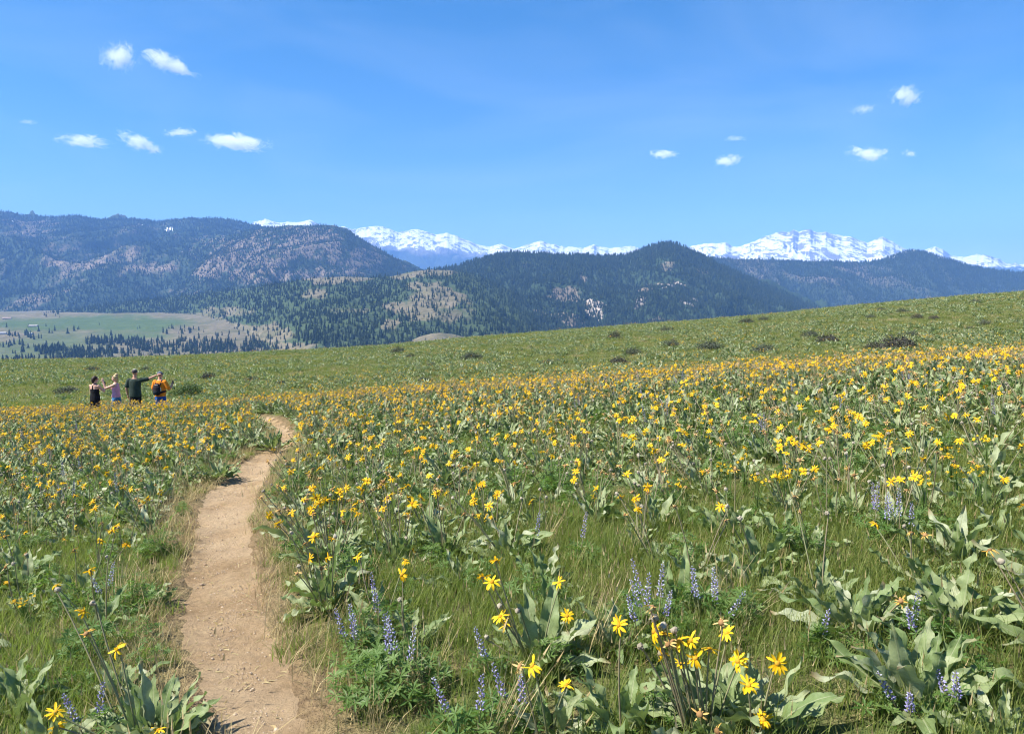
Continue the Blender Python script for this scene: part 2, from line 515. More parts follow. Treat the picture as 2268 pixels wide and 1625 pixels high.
MOUNT = {}
def mountain(name, label, pts, D, y_foot, y_back, z_foot, mat, ncol, nrow, spur, seed, prof=1.0, rough_crest=0.0, attrs=None, jag=0.0, cat="mountain", depth_amp=0.0, tree_h=0.0):
    pts = np.array(pts, float); su, stt = ray(pts[:, 0], pts[:, 1])
    us = np.linspace(su[0], su[-1], ncol)
    t = np.interp(us, su, stt)
    pxs = PW / 2 + us * FPX
    # crest line wanders in depth, spurs and gullies run down from it
    if not np.isscalar(y_foot): y_foot = np.interp(pxs, [q[0] for q in y_foot], [q[1] for q in y_foot])[None, :]
    if not np.isscalar(D): D = np.interp(pxs, [q[0] for q in D], [q[1] for q in D])
    Dc = D * (1 + depth_amp * fbm(us * 7, us * 0 + 1.7, 3, seed + 50))
    zc = EYE + t * Dc - tree_h
    zc = zc + rough_crest * fbm(us * 60, us * 0, 4, seed + 3) + jag * (ridged(us * 45, us * 0 + .5, 4, seed + 4) - 0.3)
    nb = max(8, nrow // 6)
    s = np.concatenate([np.linspace(0, 1, nrow), 1 + np.linspace(0, 1, nb + 1)[1:]])
    S = np.repeat(s[:, None], ncol, 1); U = np.repeat(us[None, :], len(s), 0)
    Y = np.where(S <= 1, y_foot + (Dc[None, :] - y_foot) * np.clip(S, 0, 1), Dc[None, :] + (y_back - np.max(D)) * np.clip(S - 1, 0, 1))
    X = U * Y
    P = np.where(S <= 1, np.clip(S, 0, 1)**prof, 1 - np.clip(S - 1, 0, 1)**1.2)
    Z = z_foot + (zc[None, :] - z_foot) * P
    w = spur[1]
    warp = fbm(X / (w * 2.2), Y / (w * 2.2), 3, seed + 7) * w * 1.1
    r = ridged((X + warp) / w, (Y + 0.6 * warp) / (w * 2.4), 6, seed, 0.5)
    env = np.where(S <= 1, np.clip(S, 0, 1)**0.7 * np.clip((1 - S) / 0.55, 0, 1)**1.2, np.clip((S - 1) * 5, 0, 1))
    Z = Z + spur[0] * (r - 0.25) * env
    verts = np.stack([X, Y, Z], -1).reshape(-1, 3)
    me = mesh_from(name, verts, grid_faces(len(s), ncol), [mat])
    PX, PY = project(X, Y, Z)
    at = attrs(X, Y, Z, PX, PY, r, S) if attrs else {}
    for k in ("forest", "rock", "field", "bare"):
        vattr(me, k, at.get(k, np.zeros_like(X)))
    o = link(name, me); tag(o, label, cat, kind="structure")
    MOUNT[name if name not in MOUNT else name + "_front"] = dict(X=X, Y=Y, Z=Z, PX=PX, PY=PY, nrow=nrow, ncol=ncol, S=S, **{k: at.get(k, np.zeros_like(X)) for k in ("forest", "rock", "field")})
    return o

# --- snowy ranges
SNOWM = snow_material()
def snow_attrs_a(X, Y, Z, PX, PY, r, S):
    nz = fbm(X / 900, Y / 900, 4, 77)
    line = np.interp(PX, [540, 780, 860, 930, 1000, 1060, 1120, 1420], [520, 535, 545, 562, 560, 560, 572, 600])
    below = sstep(-9, 14, PY - line + 18 * nz)
    return dict(bare=-0.01 + 0.45 * below, forest=sstep(0, 12, PY - line + 14 * nz))
mountain("snowy_mountain_range", "distant snow covered mountain crest above the dark forested ridges", [(520, 506), (555, 496), (562, 490), (578, 487), (590, 486), (604, 491), (618, 495), (640, 492), (660, 491), (690, 488), (704, 495), (730, 505), (762, 502), (782, 507),
    (810, 505), (835, 501), (848, 502), (862, 508), (882, 516), (905, 509), (925, 507), (940, 514), (955, 518), (966, 521), (990, 516), (1008, 521), (1030, 531), (1058, 541), (1085, 545), (1110, 541), (1140, 550), (1168, 541),
    (1196, 534), (1220, 541), (1250, 548), (1290, 550), (1316, 541), (1328, 548), (1362, 550), (1396, 545), (1410, 549), (1450, 562), (1500, 570)],
    17000, 12500, 19500, 100, SNOWM, 640, 110, (330, 900), 11, 0.95, 18, snow_attrs_a, 34, depth_amp=0.03)
def snow_attrs_b(X, Y, Z, PX, PY, r, S):
    nz = fbm(X / 800, Y / 800, 4, 79)
    top = np.exp(-((PX - 1800) / 105)**2) * sstep(548, 512, PY)
    return dict(bare=-0.02 + 0.10 * top + 0.35 * sstep(585, 605, PY + 14 * nz), forest=sstep(580, 600, PY + 10 * nz))
mountain("snowy_mountain_peak", "broad snow covered rocky peak above the blue ridge on the right", [(1480, 575), (1510, 556), (1535, 545), (1560, 541), (1590, 540), (1605, 537), (1620, 544), (1640, 548), (1662, 538), (1680, 530), (1705, 520), (1716, 515), (1735, 514),
    (1750, 513), (1757, 507), (1764, 511), (1770, 516), (1784, 509), (1795, 507), (1801, 513), (1816, 516), (1830, 514), (1850, 519), (1870, 523), (1890, 527), (1905, 534), (1922, 539), (1938, 529), (1955, 524), (1968, 531), (1988, 543), (2003, 551),
    (2030, 560), (2055, 551), (2072, 547), (2088, 554), (2108, 567), (2135, 570), (2165, 566), (2190, 566), (2210, 574), (2232, 584), (2268, 590), (2330, 600)],
    15000, 11500, 18000, 100, SNOWM, 640, 120, (300, 800), 12, 0.9, 14, snow_attrs_b, 30, depth_amp=0.02)

# --- forested ranges
RIDGE_MAT = mountain_material("far_forest_slope", (0.13, 0.105, 0.085), (0.22, 0.18, 0.14), (0.028, 0.042, 0.026), (0.8, 0.8, 0.82))
def att_blue(X, Y, Z, PX, PY, r, S):
    n = fbm(X / 520, Y / 900, 5, 91)
    pale = ell(PX, PY, [(1640, 590, 70, 22, .8), (1860, 605, 130, 26, 1.0), (1700, 615, 60, 20, .7), (2050, 580, 40, 16, .3)])
    snow = ell(PX, PY, [(2010, 556, 26, 6, .75), (1960, 570, 20, 5, .6), (2110, 570, 30, 5, .5)]) * sstep(-.1, .2, n)
    return dict(forest=np.clip(1.05 - 0.45 * pale * (0.6 + 1.1 * n) + 0.5 * n - 0.35 * sstep(.25, .6, r), 0, 1), rock=snow)
mountain("blue_forested_ridge", "long blue forested ridge below the snowy rocky peak", [(1420, 600), (1500, 572), (1560, 567), (1640, 570), (1740, 572), (1790, 575), (1850, 573), (1900, 578), (1945, 572), (1975, 562), (2000, 554), (2028, 548), (2050, 553), (2075, 562), (2100, 569), (2150, 584),
    (2200, 592), (2268, 600), (2340, 606), (2480, 640)], 5600, 4100, 7000, -500, RIDGE_MAT, 460, 110, (260, 520), 23, 0.9, 6, att_blue, 0, depth_amp=0.03, tree_h=16)

LEFT_MAT = mountain_material("dry_forest_slope", (0.15, 0.12, 0.092), (0.25, 0.20, 0.15), (0.030, 0.046, 0.026), (0.8, 0.8, 0.82))
def att_left(X, Y, Z, PX, PY, r, S):
    n = fbm(X / 420, Y / 700, 5, 93); n2 = fbm(X / 110, Y / 160, 4, 94)
    pale = ell(PX, PY, [(60, 505, 70, 25, .5), (180, 585, 80, 14, .9), (260, 560, 60, 26, .7), (160, 560, 80, 26, .65), (330, 600, 90, 18, .6)])
    snow = ell(PX, PY, [(207, 500, 6, 3, 1), (375, 508, 14, 5, .8), (25, 485, 14, 8, .6), (310, 498, 8, 4, .6)]) * sstep(-.05, .1, n2)
    return dict(forest=np.clip(0.98 - 0.8 * pale * (0.6 + n) + 0.6 * n + 0.5 * n2 - 0.25 * sstep(.2, .6, r), 0, 1), rock=snow)
mountain("forested_mountain", "high forested mountain with a long level crest at the far left", [(-160, 470), (-60, 468), (0, 464), (28, 466), (45, 473), (75, 475), (120, 476), (170, 473), (220, 481), (300, 482), (352, 487), (372, 484), (420, 479), (445, 481), (480, 478), (520, 484), (556, 492), (600, 500), (680, 520), (800, 560), (900, 610)],
    7000, 3600, 8600, -330, LEFT_MAT, 460, 150, (400, 860), 37, 0.85, 4, att_left, 0, depth_amp=0.03, tree_h=18)
def att_spur(X, Y, Z, PX, PY, r, S):
    n = fbm(X / 330, Y / 520, 5, 95); n2 = fbm(X / 80, Y / 120, 4, 96)
    pale = ell(PX, PY, [(560, 560, 120, 40, .75), (480, 590, 110, 28, .9), (330, 600, 90, 22, .8), (690, 550, 90, 50, .75), (800, 575, 70, 30, .8), (600, 610, 160, 16, .8), (740, 600, 90, 20, .8)])
    return dict(forest=np.clip(0.92 - 0.75 * pale * (0.75 + 0.9 * n) + 0.55 * n + 0.6 * n2 - 0.15 * sstep(.25, .65, r) + 0.5 * fbm(X / 45, Y / 60, 2, 401), 0.12, 1))
mountain("forested_mountain", "rounded forested mountain with bare tan slopes in front of the high left crest", [(60, 672), (150, 640), (220, 612), (300, 590), (350, 577), (400, 558), (440, 537), (480, 522), (520, 513), (560, 504), (600, 499), (650, 497), (700, 494), (740, 498), (770, 508), (800, 524), (840, 547), (880, 570), (920, 590), (970, 606), (1030, 640), (1100, 670)],
    5400, 3500, 6300, -330, LEFT_MAT, 440, 140, (300, 560), 33, 0.9, 3, att_spur, 0, depth_amp=0.02, tree_h=17)

MID_MAT = mountain_material("pine_slope", (0.145, 0.118, 0.085), (0.225, 0.185, 0.132), (0.030, 0.048, 0.024), (0.34, 0.30, 0.255))
def att_mid(X, Y, Z, PX, PY, r, S):
    n = fbm(X / 240, Y / 330, 5, 97); n2 = fbm(X / 55, Y / 70, 4, 98)
    bald = ell(PX, PY, [(1252, 655, 38, 20, 1), (1318, 688, 20, 22, 1), (1300, 672, 16, 10, .9), (1290, 615, 13, 16, .95), (1483, 632, 40, 8, .95), (1430, 640, 16, 10, .8), (1250, 700, 36, 10, .95), (1275, 716, 30, 9, .9), (1418, 668, 14, 16, .9),
                        (1525, 669, 16, 10, 1), (1455, 705, 20, 4, .8), (1195, 690, 26, 6, .7), (1170, 590, 30, 8, .5), (1480, 590, 24, 14, .6), (1560, 600, 20, 12, .5), (1190, 735, 40, 8, .9), (1100, 735, 30, 10, .8), (1520, 700, 14, 5, .8), (1590, 712, 14, 6, .8)])
    rk = ell(PX, PY, [(1322, 690, 18, 22, 1), (1300, 670, 14, 8, .9), (1525, 669, 14, 9, .8), (1483, 632, 38, 7, .7), (1420, 668, 10, 14, .6)])
    return dict(forest=np.clip(1.02 - 1.25 * bald * (0.85 + 0.5 * n2) + 0.35 * n + 0.25 * n2, 0, 1), rock=rk)
mountain("pine_covered_mountain", "dark pine covered mountain with pale rock outcrops in the middle", [(820, 650), (860, 622), (900, 604), (940, 596), (980, 588), (1010, 584), (1060, 568), (1100, 557), (1140, 552), (1200, 556), (1250, 558), (1320, 561), (1380, 560), (1415, 549), (1440, 539), (1465, 532), (1482, 530), (1505, 537), (1540, 552),
    (1580, 572), (1640, 600), (1700, 626), (1780, 664), (1860, 700), (1960, 740)], 4000, 2100, 4900, -260, MID_MAT, 460, 170, (170, 380), 41, 0.95, 3, att_mid, 0, depth_amp=0.03, tree_h=14)

# --- valley floor and the foothill in front of the mountains
VAL_MAT = mountain_material("valley_grass", (0.115, 0.110, 0.062), (0.195, 0.165, 0.112), (0.045, 0.065, 0.030), (0.40, 0.34, 0.30))
def att_foot(X, Y, Z, PX, PY, r, S):
    n = fbm(X / 150, Y / 200, 5, 99); n2 = fbm(X / 40, Y / 50, 4, 100)
    bald = ell(PX, PY, [(745, 618, 80, 9, 1), (690, 616, 40, 8, .9), (960, 602, 60, 9, 1), (900, 612, 40, 8, .9), (940, 632, 40, 12, 1), (965, 662, 60, 28, 1), (930, 690, 50, 24, .95), (870, 676, 22, 8, .9), (862, 718, 22, 16, .95), (700, 650, 30, 16, .8), (760, 690, 60, 10, .5),
                        (560, 740, 110, 24, .85), (650, 770, 60, 16, .8), (500, 690, 70, 14, .55), (440, 705, 60, 14, .6), (990, 700, 40, 20, .6), (1040, 690, 20, 24, .5)])
    return dict(forest=np.clip(0.95 - 1.2 * bald * (0.9 + .4 * n2) + 0.5 * n + 0.3 * n2, 0, 1))
mountain("wooded_foothill", "low wooded foothill with bare tan clearings above the valley", [(-80, 745), (0, 716), (80, 696), (160, 682), (250, 669), (340, 659), (420, 650), (500, 640), (580, 630), (650, 619), (690, 611), (760, 608), (830, 610), (870, 607), (910, 597), (950, 593), (1000, 594), (1060, 606), (1130, 640), (1200, 690), (1280, 740)],
    [(0, 3700), (400, 3500), (650, 2900), (1280, 2900)], [(0, 3150), (420, 2900), (560, 1900), (680, 1250), (1280, 1250)], 4300, -190, VAL_MAT, 420, 150, (46, 210), 51, 1.05, 2, att_foot, 0, tree_h=8, cat="hill", depth_amp=0.02)
def att_dome(X, Y, Z, PX, PY, r, S):
    return dict(forest=np.clip(0.15 + 0.5 * fbm(X / 40, Y / 40, 3, 101), 0, 1) * sstep(.2, .0, S) + 0)
mountain("bare_hill", "smooth bare tan dome hill just beyond the meadow crest", [(840, 800), (880, 772), (905, 757), (930, 745), (955, 739), (975, 737), (1005, 740), (1035, 748), (1062, 757), (1090, 772), (1130, 800)],
    1750, 1350, 2100, -190, VAL_MAT, 120, 60, (6, 90), 53, 0.75, 0.5, att_dome, 0, cat="hill")

def build_valley():
    ys = np.concatenate([np.arange(480, 1200, 40), np.arange(1200, 2600, 22), np.arange(2600, 7000, 80), np.arange(7000, 20001, 1000)])
    us = np.linspace(-1.15, 1.15, 330)
    Y = np.repeat(ys[:, None], len(us), 1); X = us[None, :] * Y
    PX0 = PW / 2 + us[None, :] * FPX + 0 * Y
    Z = -152 + 16 * fbm(X / 420, Y / 420, 4, 61) + 3.0 * fbm(X / 90, Y / 90, 3, 62) + 84 * sstep(1500, 3300, Y) * sstep(900, 500, PX0) 
    Z = Z - 45 * np.exp(-((Y - 1180) / 260)**2)
    PX, PY = project(X, Y, Z)
    n = fbm(X / 120, Y / 160, 4, 63)
    field = np.clip(ell(PX, PY, [(250, 715, 190, 17, 1.2), (60, 720, 110, 16, 1.0), (330, 722, 120, 14, 1.1), (80, 760, 160, 30, .75), (60, 790, 200, 30, .6), (300, 740, 100, 14, .8)]) + 0.3 * n, 0, 1)
    tan = ell(PX, PY, [(20, 742, 60, 14, 1), (440, 735, 80, 16, 1), (380, 780, 60, 16, .9), (560, 740, 120, 30, .9)])
    field = np.clip(field - tan * 0.8, 0, 1)
    forest = np.clip(sstep(700, 660, PY) * 0.9 + 0.30 * n - 0.2 * tan, 0, 1) * (1 - field)
    me = mesh_from("valley_floor", np.stack([X, Y, Z], -1).reshape(-1, 3), grid_faces(len(ys), len(us)), [VAL_MAT])
    for k, v in (("forest", forest), ("field", field), ("rock", np.zeros_like(X)), ("bare", np.zeros_like(X))): vattr(me, k, v)
    o = link("valley_floor", me); tag(o, "green valley floor with pastures and scattered pines far below", "valley", kind="structure")
    MOUNT["valley_floor"] = dict(X=X, Y=Y, Z=Z, PX=PX, PY=PY, forest=forest, field=field, tan=tan, rock=np.zeros_like(X), nrow=len(ys), ncol=len(us), S=np.zeros_like(X))
build_valley()

# --- air
def build_haze():
    x0, x1, y0, y1, z0, z1 = -30000, 30000, -3000, 21500, -560, 1800
    v = [(x0, y0, z0), (x1, y0, z0), (x1, y1, z0), (x0, y1, z0), (x0, y0, z1), (x1, y0, z1), (x1, y1, z1), (x0, y1, z1)]
    f = [(0, 3, 2, 1), (4, 5, 6, 7), (0, 1, 5, 4), (1, 2, 6, 5), (2, 3, 7, 6), (3, 0, 4, 7)]
    b = NT("air")
    pv = b.n("ShaderNodeVolumePrincipled")
    pv.inputs["Color"].default_value = (0.22, 0.47, 1.0, 1)
    pv.inputs["Density"].default_value = 6.6e-5
    pv.inputs["Anisotropy"].default_value = 0.0
    b.l(pv.outputs[0], b.out.inputs["Volume"])
    me = mesh_from("haze", v, f, [b.m], smooth=False)
    o = link("haze", me); tag(o, "thin blue haze in the air over the valley", "haze", kind="stuff")
HAZE = True
if HAZE: build_haze()
# ------------------------------------------------------------------ conifers
def conifer_mesh(name, seed, tiers, sides, width, mat):
    r = random.Random(seed); V = []; F = []
    for k in range(tiers):
        z0 = 0.06 + 0.94 * (k / tiers) * 0.92; z1 = min(1.0, z0 + 1.55 * 0.94 / tiers) if k < tiers - 1 else 1.0
        rad = width * (1 - 0.82 * k / tiers) * r.uniform(0.85, 1.12)
        b = len(V)
        for j in range(sides):
            a = 2 * math.pi * (j + r.uniform(-.3, .3)) / sides; q = rad * r.uniform(0.6, 1.2)
            V.append((math.cos(a) * q, math.sin(a) * q, z0 + r.uniform(-.03, .02)))
        V.append((r.uniform(-.015, .015), r.uniform(-.015, .015), z1)); V.append((0, 0, z0 + 0.03))
        for j in range(sides):
            F.append((b + j, b + (j + 1) % sides, b + sides)); F.append((b + (j + 1) % sides, b + j, b + sides + 1))
    return mesh_from(name, V, F, [mat], smooth=False)

def conifer_material():
    b = NT("pine_needles")
    n = b.noise(0.35, 3, 0.6, b.pos())
    c = b.mix(b.rand(), (0.015, 0.028, 0.015), (0.038, 0.055, 0.025))
    c = b.mix(0.6, c, b.ramp(n, [(0.3, (0.38, 0.38, 0.38)), (0.7, (1.25, 1.25, 1.2))]), 'MULTIPLY')
    return b.done(b.principled(c, 0.9, 0.1))
PINE = conifer_material()
BARK = NT("pine_bark"); BARK = BARK.done(BARK.principled((0.10, 0.07, 0.05), 0.95, 0.1))

FAR_KINDS = [conifer_mesh("far_pine_%d" % k, 100 + k, 3, 5, 0.19 + 0.03 * k, PINE) for k in range(3)]

def scatter_points(m, count, weight, jitter=0.5):
    W = np.clip(weight, 0, None)[:-1, :-1].ravel(); W = W / W.sum()
    i = RNG.choice(len(W), size=count, p=W)
    nc = m["X"].shape[1] - 1
    r, c = i // nc, i % nc
    a = RNG.random(count); b = RNG.random(count)
    def lerp(A): return (A[r, c] * (1 - a) * (1 - b) + A[r, c + 1] * a * (1 - b) + A[r + 1, c] * (1 - a) * b + A[r + 1, c + 1] * a * b)
    return lerp(m["X"]), lerp(m["Y"]), lerp(m["Z"]), lerp(m["PX"]), lerp(m["PY"])

def hidden_by_meadow(px, py):
    return py > np.interp(px, _sk[:, 0], _sk[:, 1]) + 12

FP = []
def forest_on(name, count, hmin, hmax, power=2.0, weight=None):
    m = MOUNT[name]
    w = (m["forest"]**power if weight is None else weight) * (m["S"] <= 1.03) * (~hidden_by_meadow(m["PX"], m["PY"])) * (m["PX"] > -60) * (m["PX"] < 2330)
    x, y, z, px, py = scatter_points(m, count, w)
    h = RNG.uniform(hmin, hmax, count) * (0.75 + 0.5 * RNG.random(count))
    FP.append(np.stack([x, y, z - 0.04 * h, h], -1))

forest_on("blue_forested_ridge", 17000, 13, 22)
forest_on("forested_mountain", 30000, 14, 26)
forest_on("forested_mountain_front", 26000, 13, 22)
forest_on("pine_covered_mountain", 26000, 12, 21)
forest_on("wooded_foothill", 11000, 10, 19)
# sparse trees in the clearings
for nm, ct in (("pine_covered_mountain", 3000), ("wooded_foothill", 900), ("forested_mountain_front", 12000), ("forested_mountain", 9000), ("blue_forested_ridge", 6000)):
    forest_on(nm, ct, 9, 17, weight=np.clip(1 - MOUNT[nm]["forest"], 0, 1))
FP.append(FP[0][:0])

# valley trees: groups on the pastures, the nearest 300 are single objects
VM = MOUNT["valley_floor"]
n_ = fbm(VM["X"] / 160, VM["Y"] / 110, 4, 71)
band = np.exp(-((VM["PY"] - 770 - 0.03 * (VM["PX"] - 300)) / 26)**2) * sstep(900, 620, VM["PX"])
clump = ell(VM["PX"], VM["PY"], [(245, 758, 50, 10, 1), (110, 780, 60, 10, 1), (210, 785, 70, 10, 1), (30, 805, 60, 8, 1), (330, 768, 60, 14, 1), (420, 770, 70, 18, 1), (520, 772, 90, 16, 1), (640, 770, 80, 20, 1), (110, 700, 40, 8, .8), (160, 795, 100, 8, .9), (300, 795, 80, 8, .9), (420, 800, 80, 10, 1), (380, 735, 60, 10, .6), (90, 728, 30, 5, .5)])
wv = (clump**2 * sstep(-.15, .25, fbm(VM['X'] / 60, VM['Y'] / 60, 3, 73)) + 0.006 + 0.4 * band * sstep(.1, .3, n_)) * (VM["Y"] < 4200) * (VM["Y"] > 1200) * (~hidden_by_meadow(VM["PX"], VM["PY"])) * (VM["PX"] > -40) * (VM["PX"] < 1300)
wv[(VM["field"] > 0.75)] *= 0.35
vx, vy, vz, vpx, vpy = scatter_points(VM, 1500, wv / np.maximum(VM["Y"], 1) * 1000)
vh = RNG.uniform(9, 23, len(vx))
order = np.argsort(-vh / vy)
solo = [i for i in order if -10 < vpx[i] < 1280][:290]
rest = np.setdiff1d(np.arange(len(vx)), solo)
FP.append(np.stack([vx, vy, vz - 0.04 * vh, vh], -1)[rest])
FP = np.concatenate(FP)
nF = len(FP)
sc = np.stack([FP[:, 3] * RNG.uniform(0.85, 1.35, nF)] * 2 + [FP[:, 3]], -1)
rot = np.stack([np.zeros(nF), np.zeros(nF), RNG.random(nF) * 6.28], -1)
fo = gn_scatter("pine_forest", FP[:, :3], rot, sc, RNG.integers(0, len(FAR_KINDS), nF), FAR_KINDS)
tag(fo, "dense dark pine forest covering the slopes across the valley", "forest", kind="stuff")

CROWNS = [conifer_mesh("pine_crown_%d" % k, 200 + k, 5, 7, 0.20 + 0.03 * k, PINE) for k in range(3)]
def trunk_mesh():
    V = []; F = []
    for j in range(6): V.append((0.022 * math.cos(j * 1.0472), 0.022 * math.sin(j * 1.0472), -0.03))
    for j in range(6): V.append((0.008 * math.cos(j * 1.0472), 0.008 * math.sin(j * 1.0472), 0.8))
    for j in range(6): F.append((j, (j + 1) % 6, 6 + (j + 1) % 6, 6 + j))
    return mesh_from("pine_trunk", V, F, [BARK])
TRUNK = trunk_mesh()
for k, i in enumerate(solo):
    zone = ("small dark pine among the tree clumps on the green valley pastures" if vpx[i] < 350 else
            "small dark pine in the wooded strip between the pastures and the bare dome hill")
    t = thing("pine_tree", zone, "tree", (vx[i], vy[i], vz[i] - 0.3), random.random() * 6.28, "pines on the pastures" if vpx[i] < 350 else "pines in the wooded strip", vh[i])
    wd = random.uniform(0.9, 1.4)
    link("crown", CROWNS[k % 3], t, scale=(wd, wd, 1)); link("trunk", TRUNK, t)

# farm buildings by the pastures
def farm_house(px, py, w, d, h, rot, label, wallc, roofc):
    u, t = ray(px, py); u = float(u); t = float(t)
    i = np.argmin((VM["PX"] - px)**2 + (VM["PY"] - py)**2 * 4 + 1e3 * (VM["Y"] > 5000))
    x, y, z = VM["X"].ravel()[i], VM["Y"].ravel()[i], VM["Z"].ravel()[i]
    wm = NT("farm_wall"); wm = wm.done(wm.principled(wallc, 0.8)); rm = NT("farm_roof"); rm = rm.done(rm.principled(roofc, 0.6))
    o = thing("farm_house", label, "house", (x, y, z), rot)
    a, b = w / 2, d / 2
    V = [(-a, -b, -1), (a, -b, -1), (a, b, -1), (-a, b, -1), (-a, -b, h), (a, -b, h), (a, b, h), (-a, b, h), (-a, 0, h * 1.6), (a, 0, h * 1.6)]
    link("wall", mesh_from("farm_wall", V, [(0, 1, 5, 4), (2, 3, 7, 6), (1, 2, 6, 9, 5), (3, 0, 4, 8, 7)], [wm], smooth=False), o)
    e = 0.6; q = h * 1.6 + 0.15
    R = [(-a - e, -b - e, h - 0.25), (a + e, -b - e, h - 0.25), (a + e, 0, q), (-a - e, 0, q), (a + e, b + e, h - 0.25), (-a - e, b + e, h - 0.25)]
    R2 = [(x_, y_, z_ + 0.3) for x_, y_, z_ in R]
    link("roof", mesh_from("farm_roof", R + R2, [(0, 1, 2, 3), (3, 2, 4, 5), (6, 7, 8, 9), (9, 8, 10, 11), (0, 1, 7, 6), (4, 5, 11, 10), (1, 2, 8, 7), (2, 4, 10, 8), (5, 3, 9, 11), (3, 0, 6, 9)], [rm], smooth=False), o)
farm_house(79, 724, 26, 12, 4, 0.2, "small pale barn at the pasture edge below the wooded slope", (0.4, 0.35, 0.3), (0.36, 0.33, 0.3))
farm_house(62, 741, 24, 10, 4, -0.1, "low farm building with pale roof beside the bare knoll", (0.35, 0.33, 0.32), (0.38, 0.38, 0.38))
farm_house(8, 740, 20, 10, 4, 0.3, "low farm building at the very left edge of the valley", (0.4, 0.36, 0.32), (0.33, 0.33, 0.33))
farm_house(10, 706, 28, 12, 4, 0.4, "reddish farm roof behind the pasture at the far left", (0.45, 0.3, 0.25), (0.42, 0.30, 0.25))
# ------------------------------------------------------------------ plant materials
def m_leaf():
    b = NT("balsamroot_leaf")
    uv = b.n("ShaderNodeUVMap").outputs[0]
    sp = b.n("ShaderNodeSeparateXYZ"); b.l(uv, sp.inputs[0])
    ax = b.math('ABSOLUTE', b.math('SUBTRACT', sp.outputs[0], 0.5))
    rib = b.mrange(ax, 0.015, 0.055, 1, 0)
    # side veins running out and forward
    vv = b.math('SUBTRACT', b.math('MULTIPLY', sp.outputs[1], 11.0), b.math('MULTIPLY', ax, 9.0))
    vein = b.mrange(b.math('ABSOLUTE', b.math('SUBTRACT', b.math('FRACT', vv), 0.5)), 0.0, 0.09, 0.55, 0)
    tone = b.math('FRACT', b.math('ADD', b.rand(), b.attr("tone")))
    p = b.objcoord()
    n = b.noise(22, 4, 0.6, p)
    c = b.ramp(tone, [(0.0, (0.140, 0.200, 0.066)), (0.4, (0.205, 0.262, 0.105)), (0.75, (0.275, 0.318, 0.158)), (1.0, (0.390, 0.415, 0.275))])
    c = b.mix(0.55, c, b.ramp(n, [(0.3, (0.70, 0.74, 0.70)), (0.7, (1.22, 1.2, 1.2))]), 'MULTIPLY')
    c = b.mix(b.math('MAXIMUM', b.math('MULTIPLY', rib, 0.85), b.math('MULTIPLY', vein, 0.6)), c, (0.30, 0.33, 0.18))
    spot = b.math('MULTIPLY', b.mrange(b.noise(9, 5, 0.7, p), 0.62, 0.70), b.mrange(tone, 0.55, 0.8))
    c = b.mix(spot, c, (0.20, 0.15, 0.06))
    tipdry = b.math('MULTIPLY', b.mrange(sp.outputs[1], 0.80, 1.0), b.mrange(tone, 0.70, 0.85))
    c = b.mix(tipdry, c, (0.26, 0.19, 0.09))
    h = b.math('SUBTRACT', b.math('MULTIPLY', n, 0.6), b.math('ADD', b.math('MULTIPLY', rib, 0.5), b.math('MULTIPLY', vein, 0.4)))
    tr = b.mix(0.6, c, (0.22, 0.34, 0.05))
    return b.leafy(c, tr, 0.26, 0.55, 0.35, b.bump(h, 0.55, 0.004))

def m_simple(name, ca, cb, trans=0.3, tc=None, rough=0.7, spec=0.2, nscale=40):
    b = NT(name)
    tone = b.math('FRACT', b.math('ADD', b.rand(), b.attr("tone")))
    c = b.mix(tone, ca, cb)
    c = b.mix(0.5, c, b.ramp(b.noise(nscale, 3, 0.6, b.objcoord()), [(0.3, (0.7, 0.7, 0.7)), (0.7, (1.2, 1.2, 1.2))]), 'MULTIPLY')
    if trans <= 0: return b.done(b.principled(c, rough, spec))
    return b.leafy(c, tc if tc else c, trans, rough, spec)

LEAF = m_leaf()
STEM = m_simple("flower_stalk", (0.24, 0.25, 0.12), (0.30, 0.24, 0.15), 0.1)
FRESH = m_simple("fresh_petal", (0.83, 0.46, 0.008), (0.88, 0.60, 0.022), 0.30, (0.85, 0.54, 0.012), 0.55, 0.2, 60)
FADED = m_simple("withered_petal", (0.72, 0.41, 0.075), (0.68, 0.53, 0.26), 0.25, (0.65, 0.36, 0.06), 0.7, 0.1, 60)
DISC = m_simple("flower_disc", (0.42, 0.20, 0.015), (0.55, 0.30, 0.03), 0, None, 0.9, 0.1, 300)
DISCD = m_simple("withered_disc", (0.20, 0.11, 0.045), (0.34, 0.20, 0.09), 0, None, 0.9, 0.1, 300)
SEED = m_simple("seed_head", (0.24, 0.205, 0.15), (0.36, 0.32, 0.24), 0, None, 0.95, 0.05, 260)
GRASS = m_simple("green_blade", (0.098, 0.150, 0.026), (0.255, 0.265, 0.078), 0.45, (0.26, 0.36, 0.05), 0.5, 0.25, 3)
DRYG = m_simple("dry_blade", (0.36, 0.27, 0.12), (0.55, 0.45, 0.24), 0.3, None, 0.7, 0.15, 5)
FORB = m_simple("forb_leaf", (0.070, 0.145, 0.028), (0.145, 0.220, 0.060), 0.38, (0.19, 0.34, 0.04), 0.5, 0.3, 30)
LUP = m_simple("lupine_floret", (0.20, 0.18, 0.40), (0.42, 0.38, 0.60), 0.25, None, 0.6, 0.1, 80)
LUPP = m_simple("lupine_pale_floret", (0.44, 0.44, 0.60), (0.66, 0.65, 0.74), 0.25, None, 0.6, 0.1, 80)
SAGE = m_simple("sagebrush_leaf", (0.075, 0.090, 0.060), (0.135, 0.150, 0.105), 0.15, None, 0.8, 0.1, 9)
TWIG = m_simple("sagebrush_twig", (0.052, 0.052, 0.044), (0.105, 0.100, 0.082), 0, None, 0.95, 0.05, 9)
BUSHG = m_simple("bush_leaf", (0.05, 0.095, 0.025), (0.10, 0.150, 0.045), 0.3, None, 0.6, 0.2, 9)

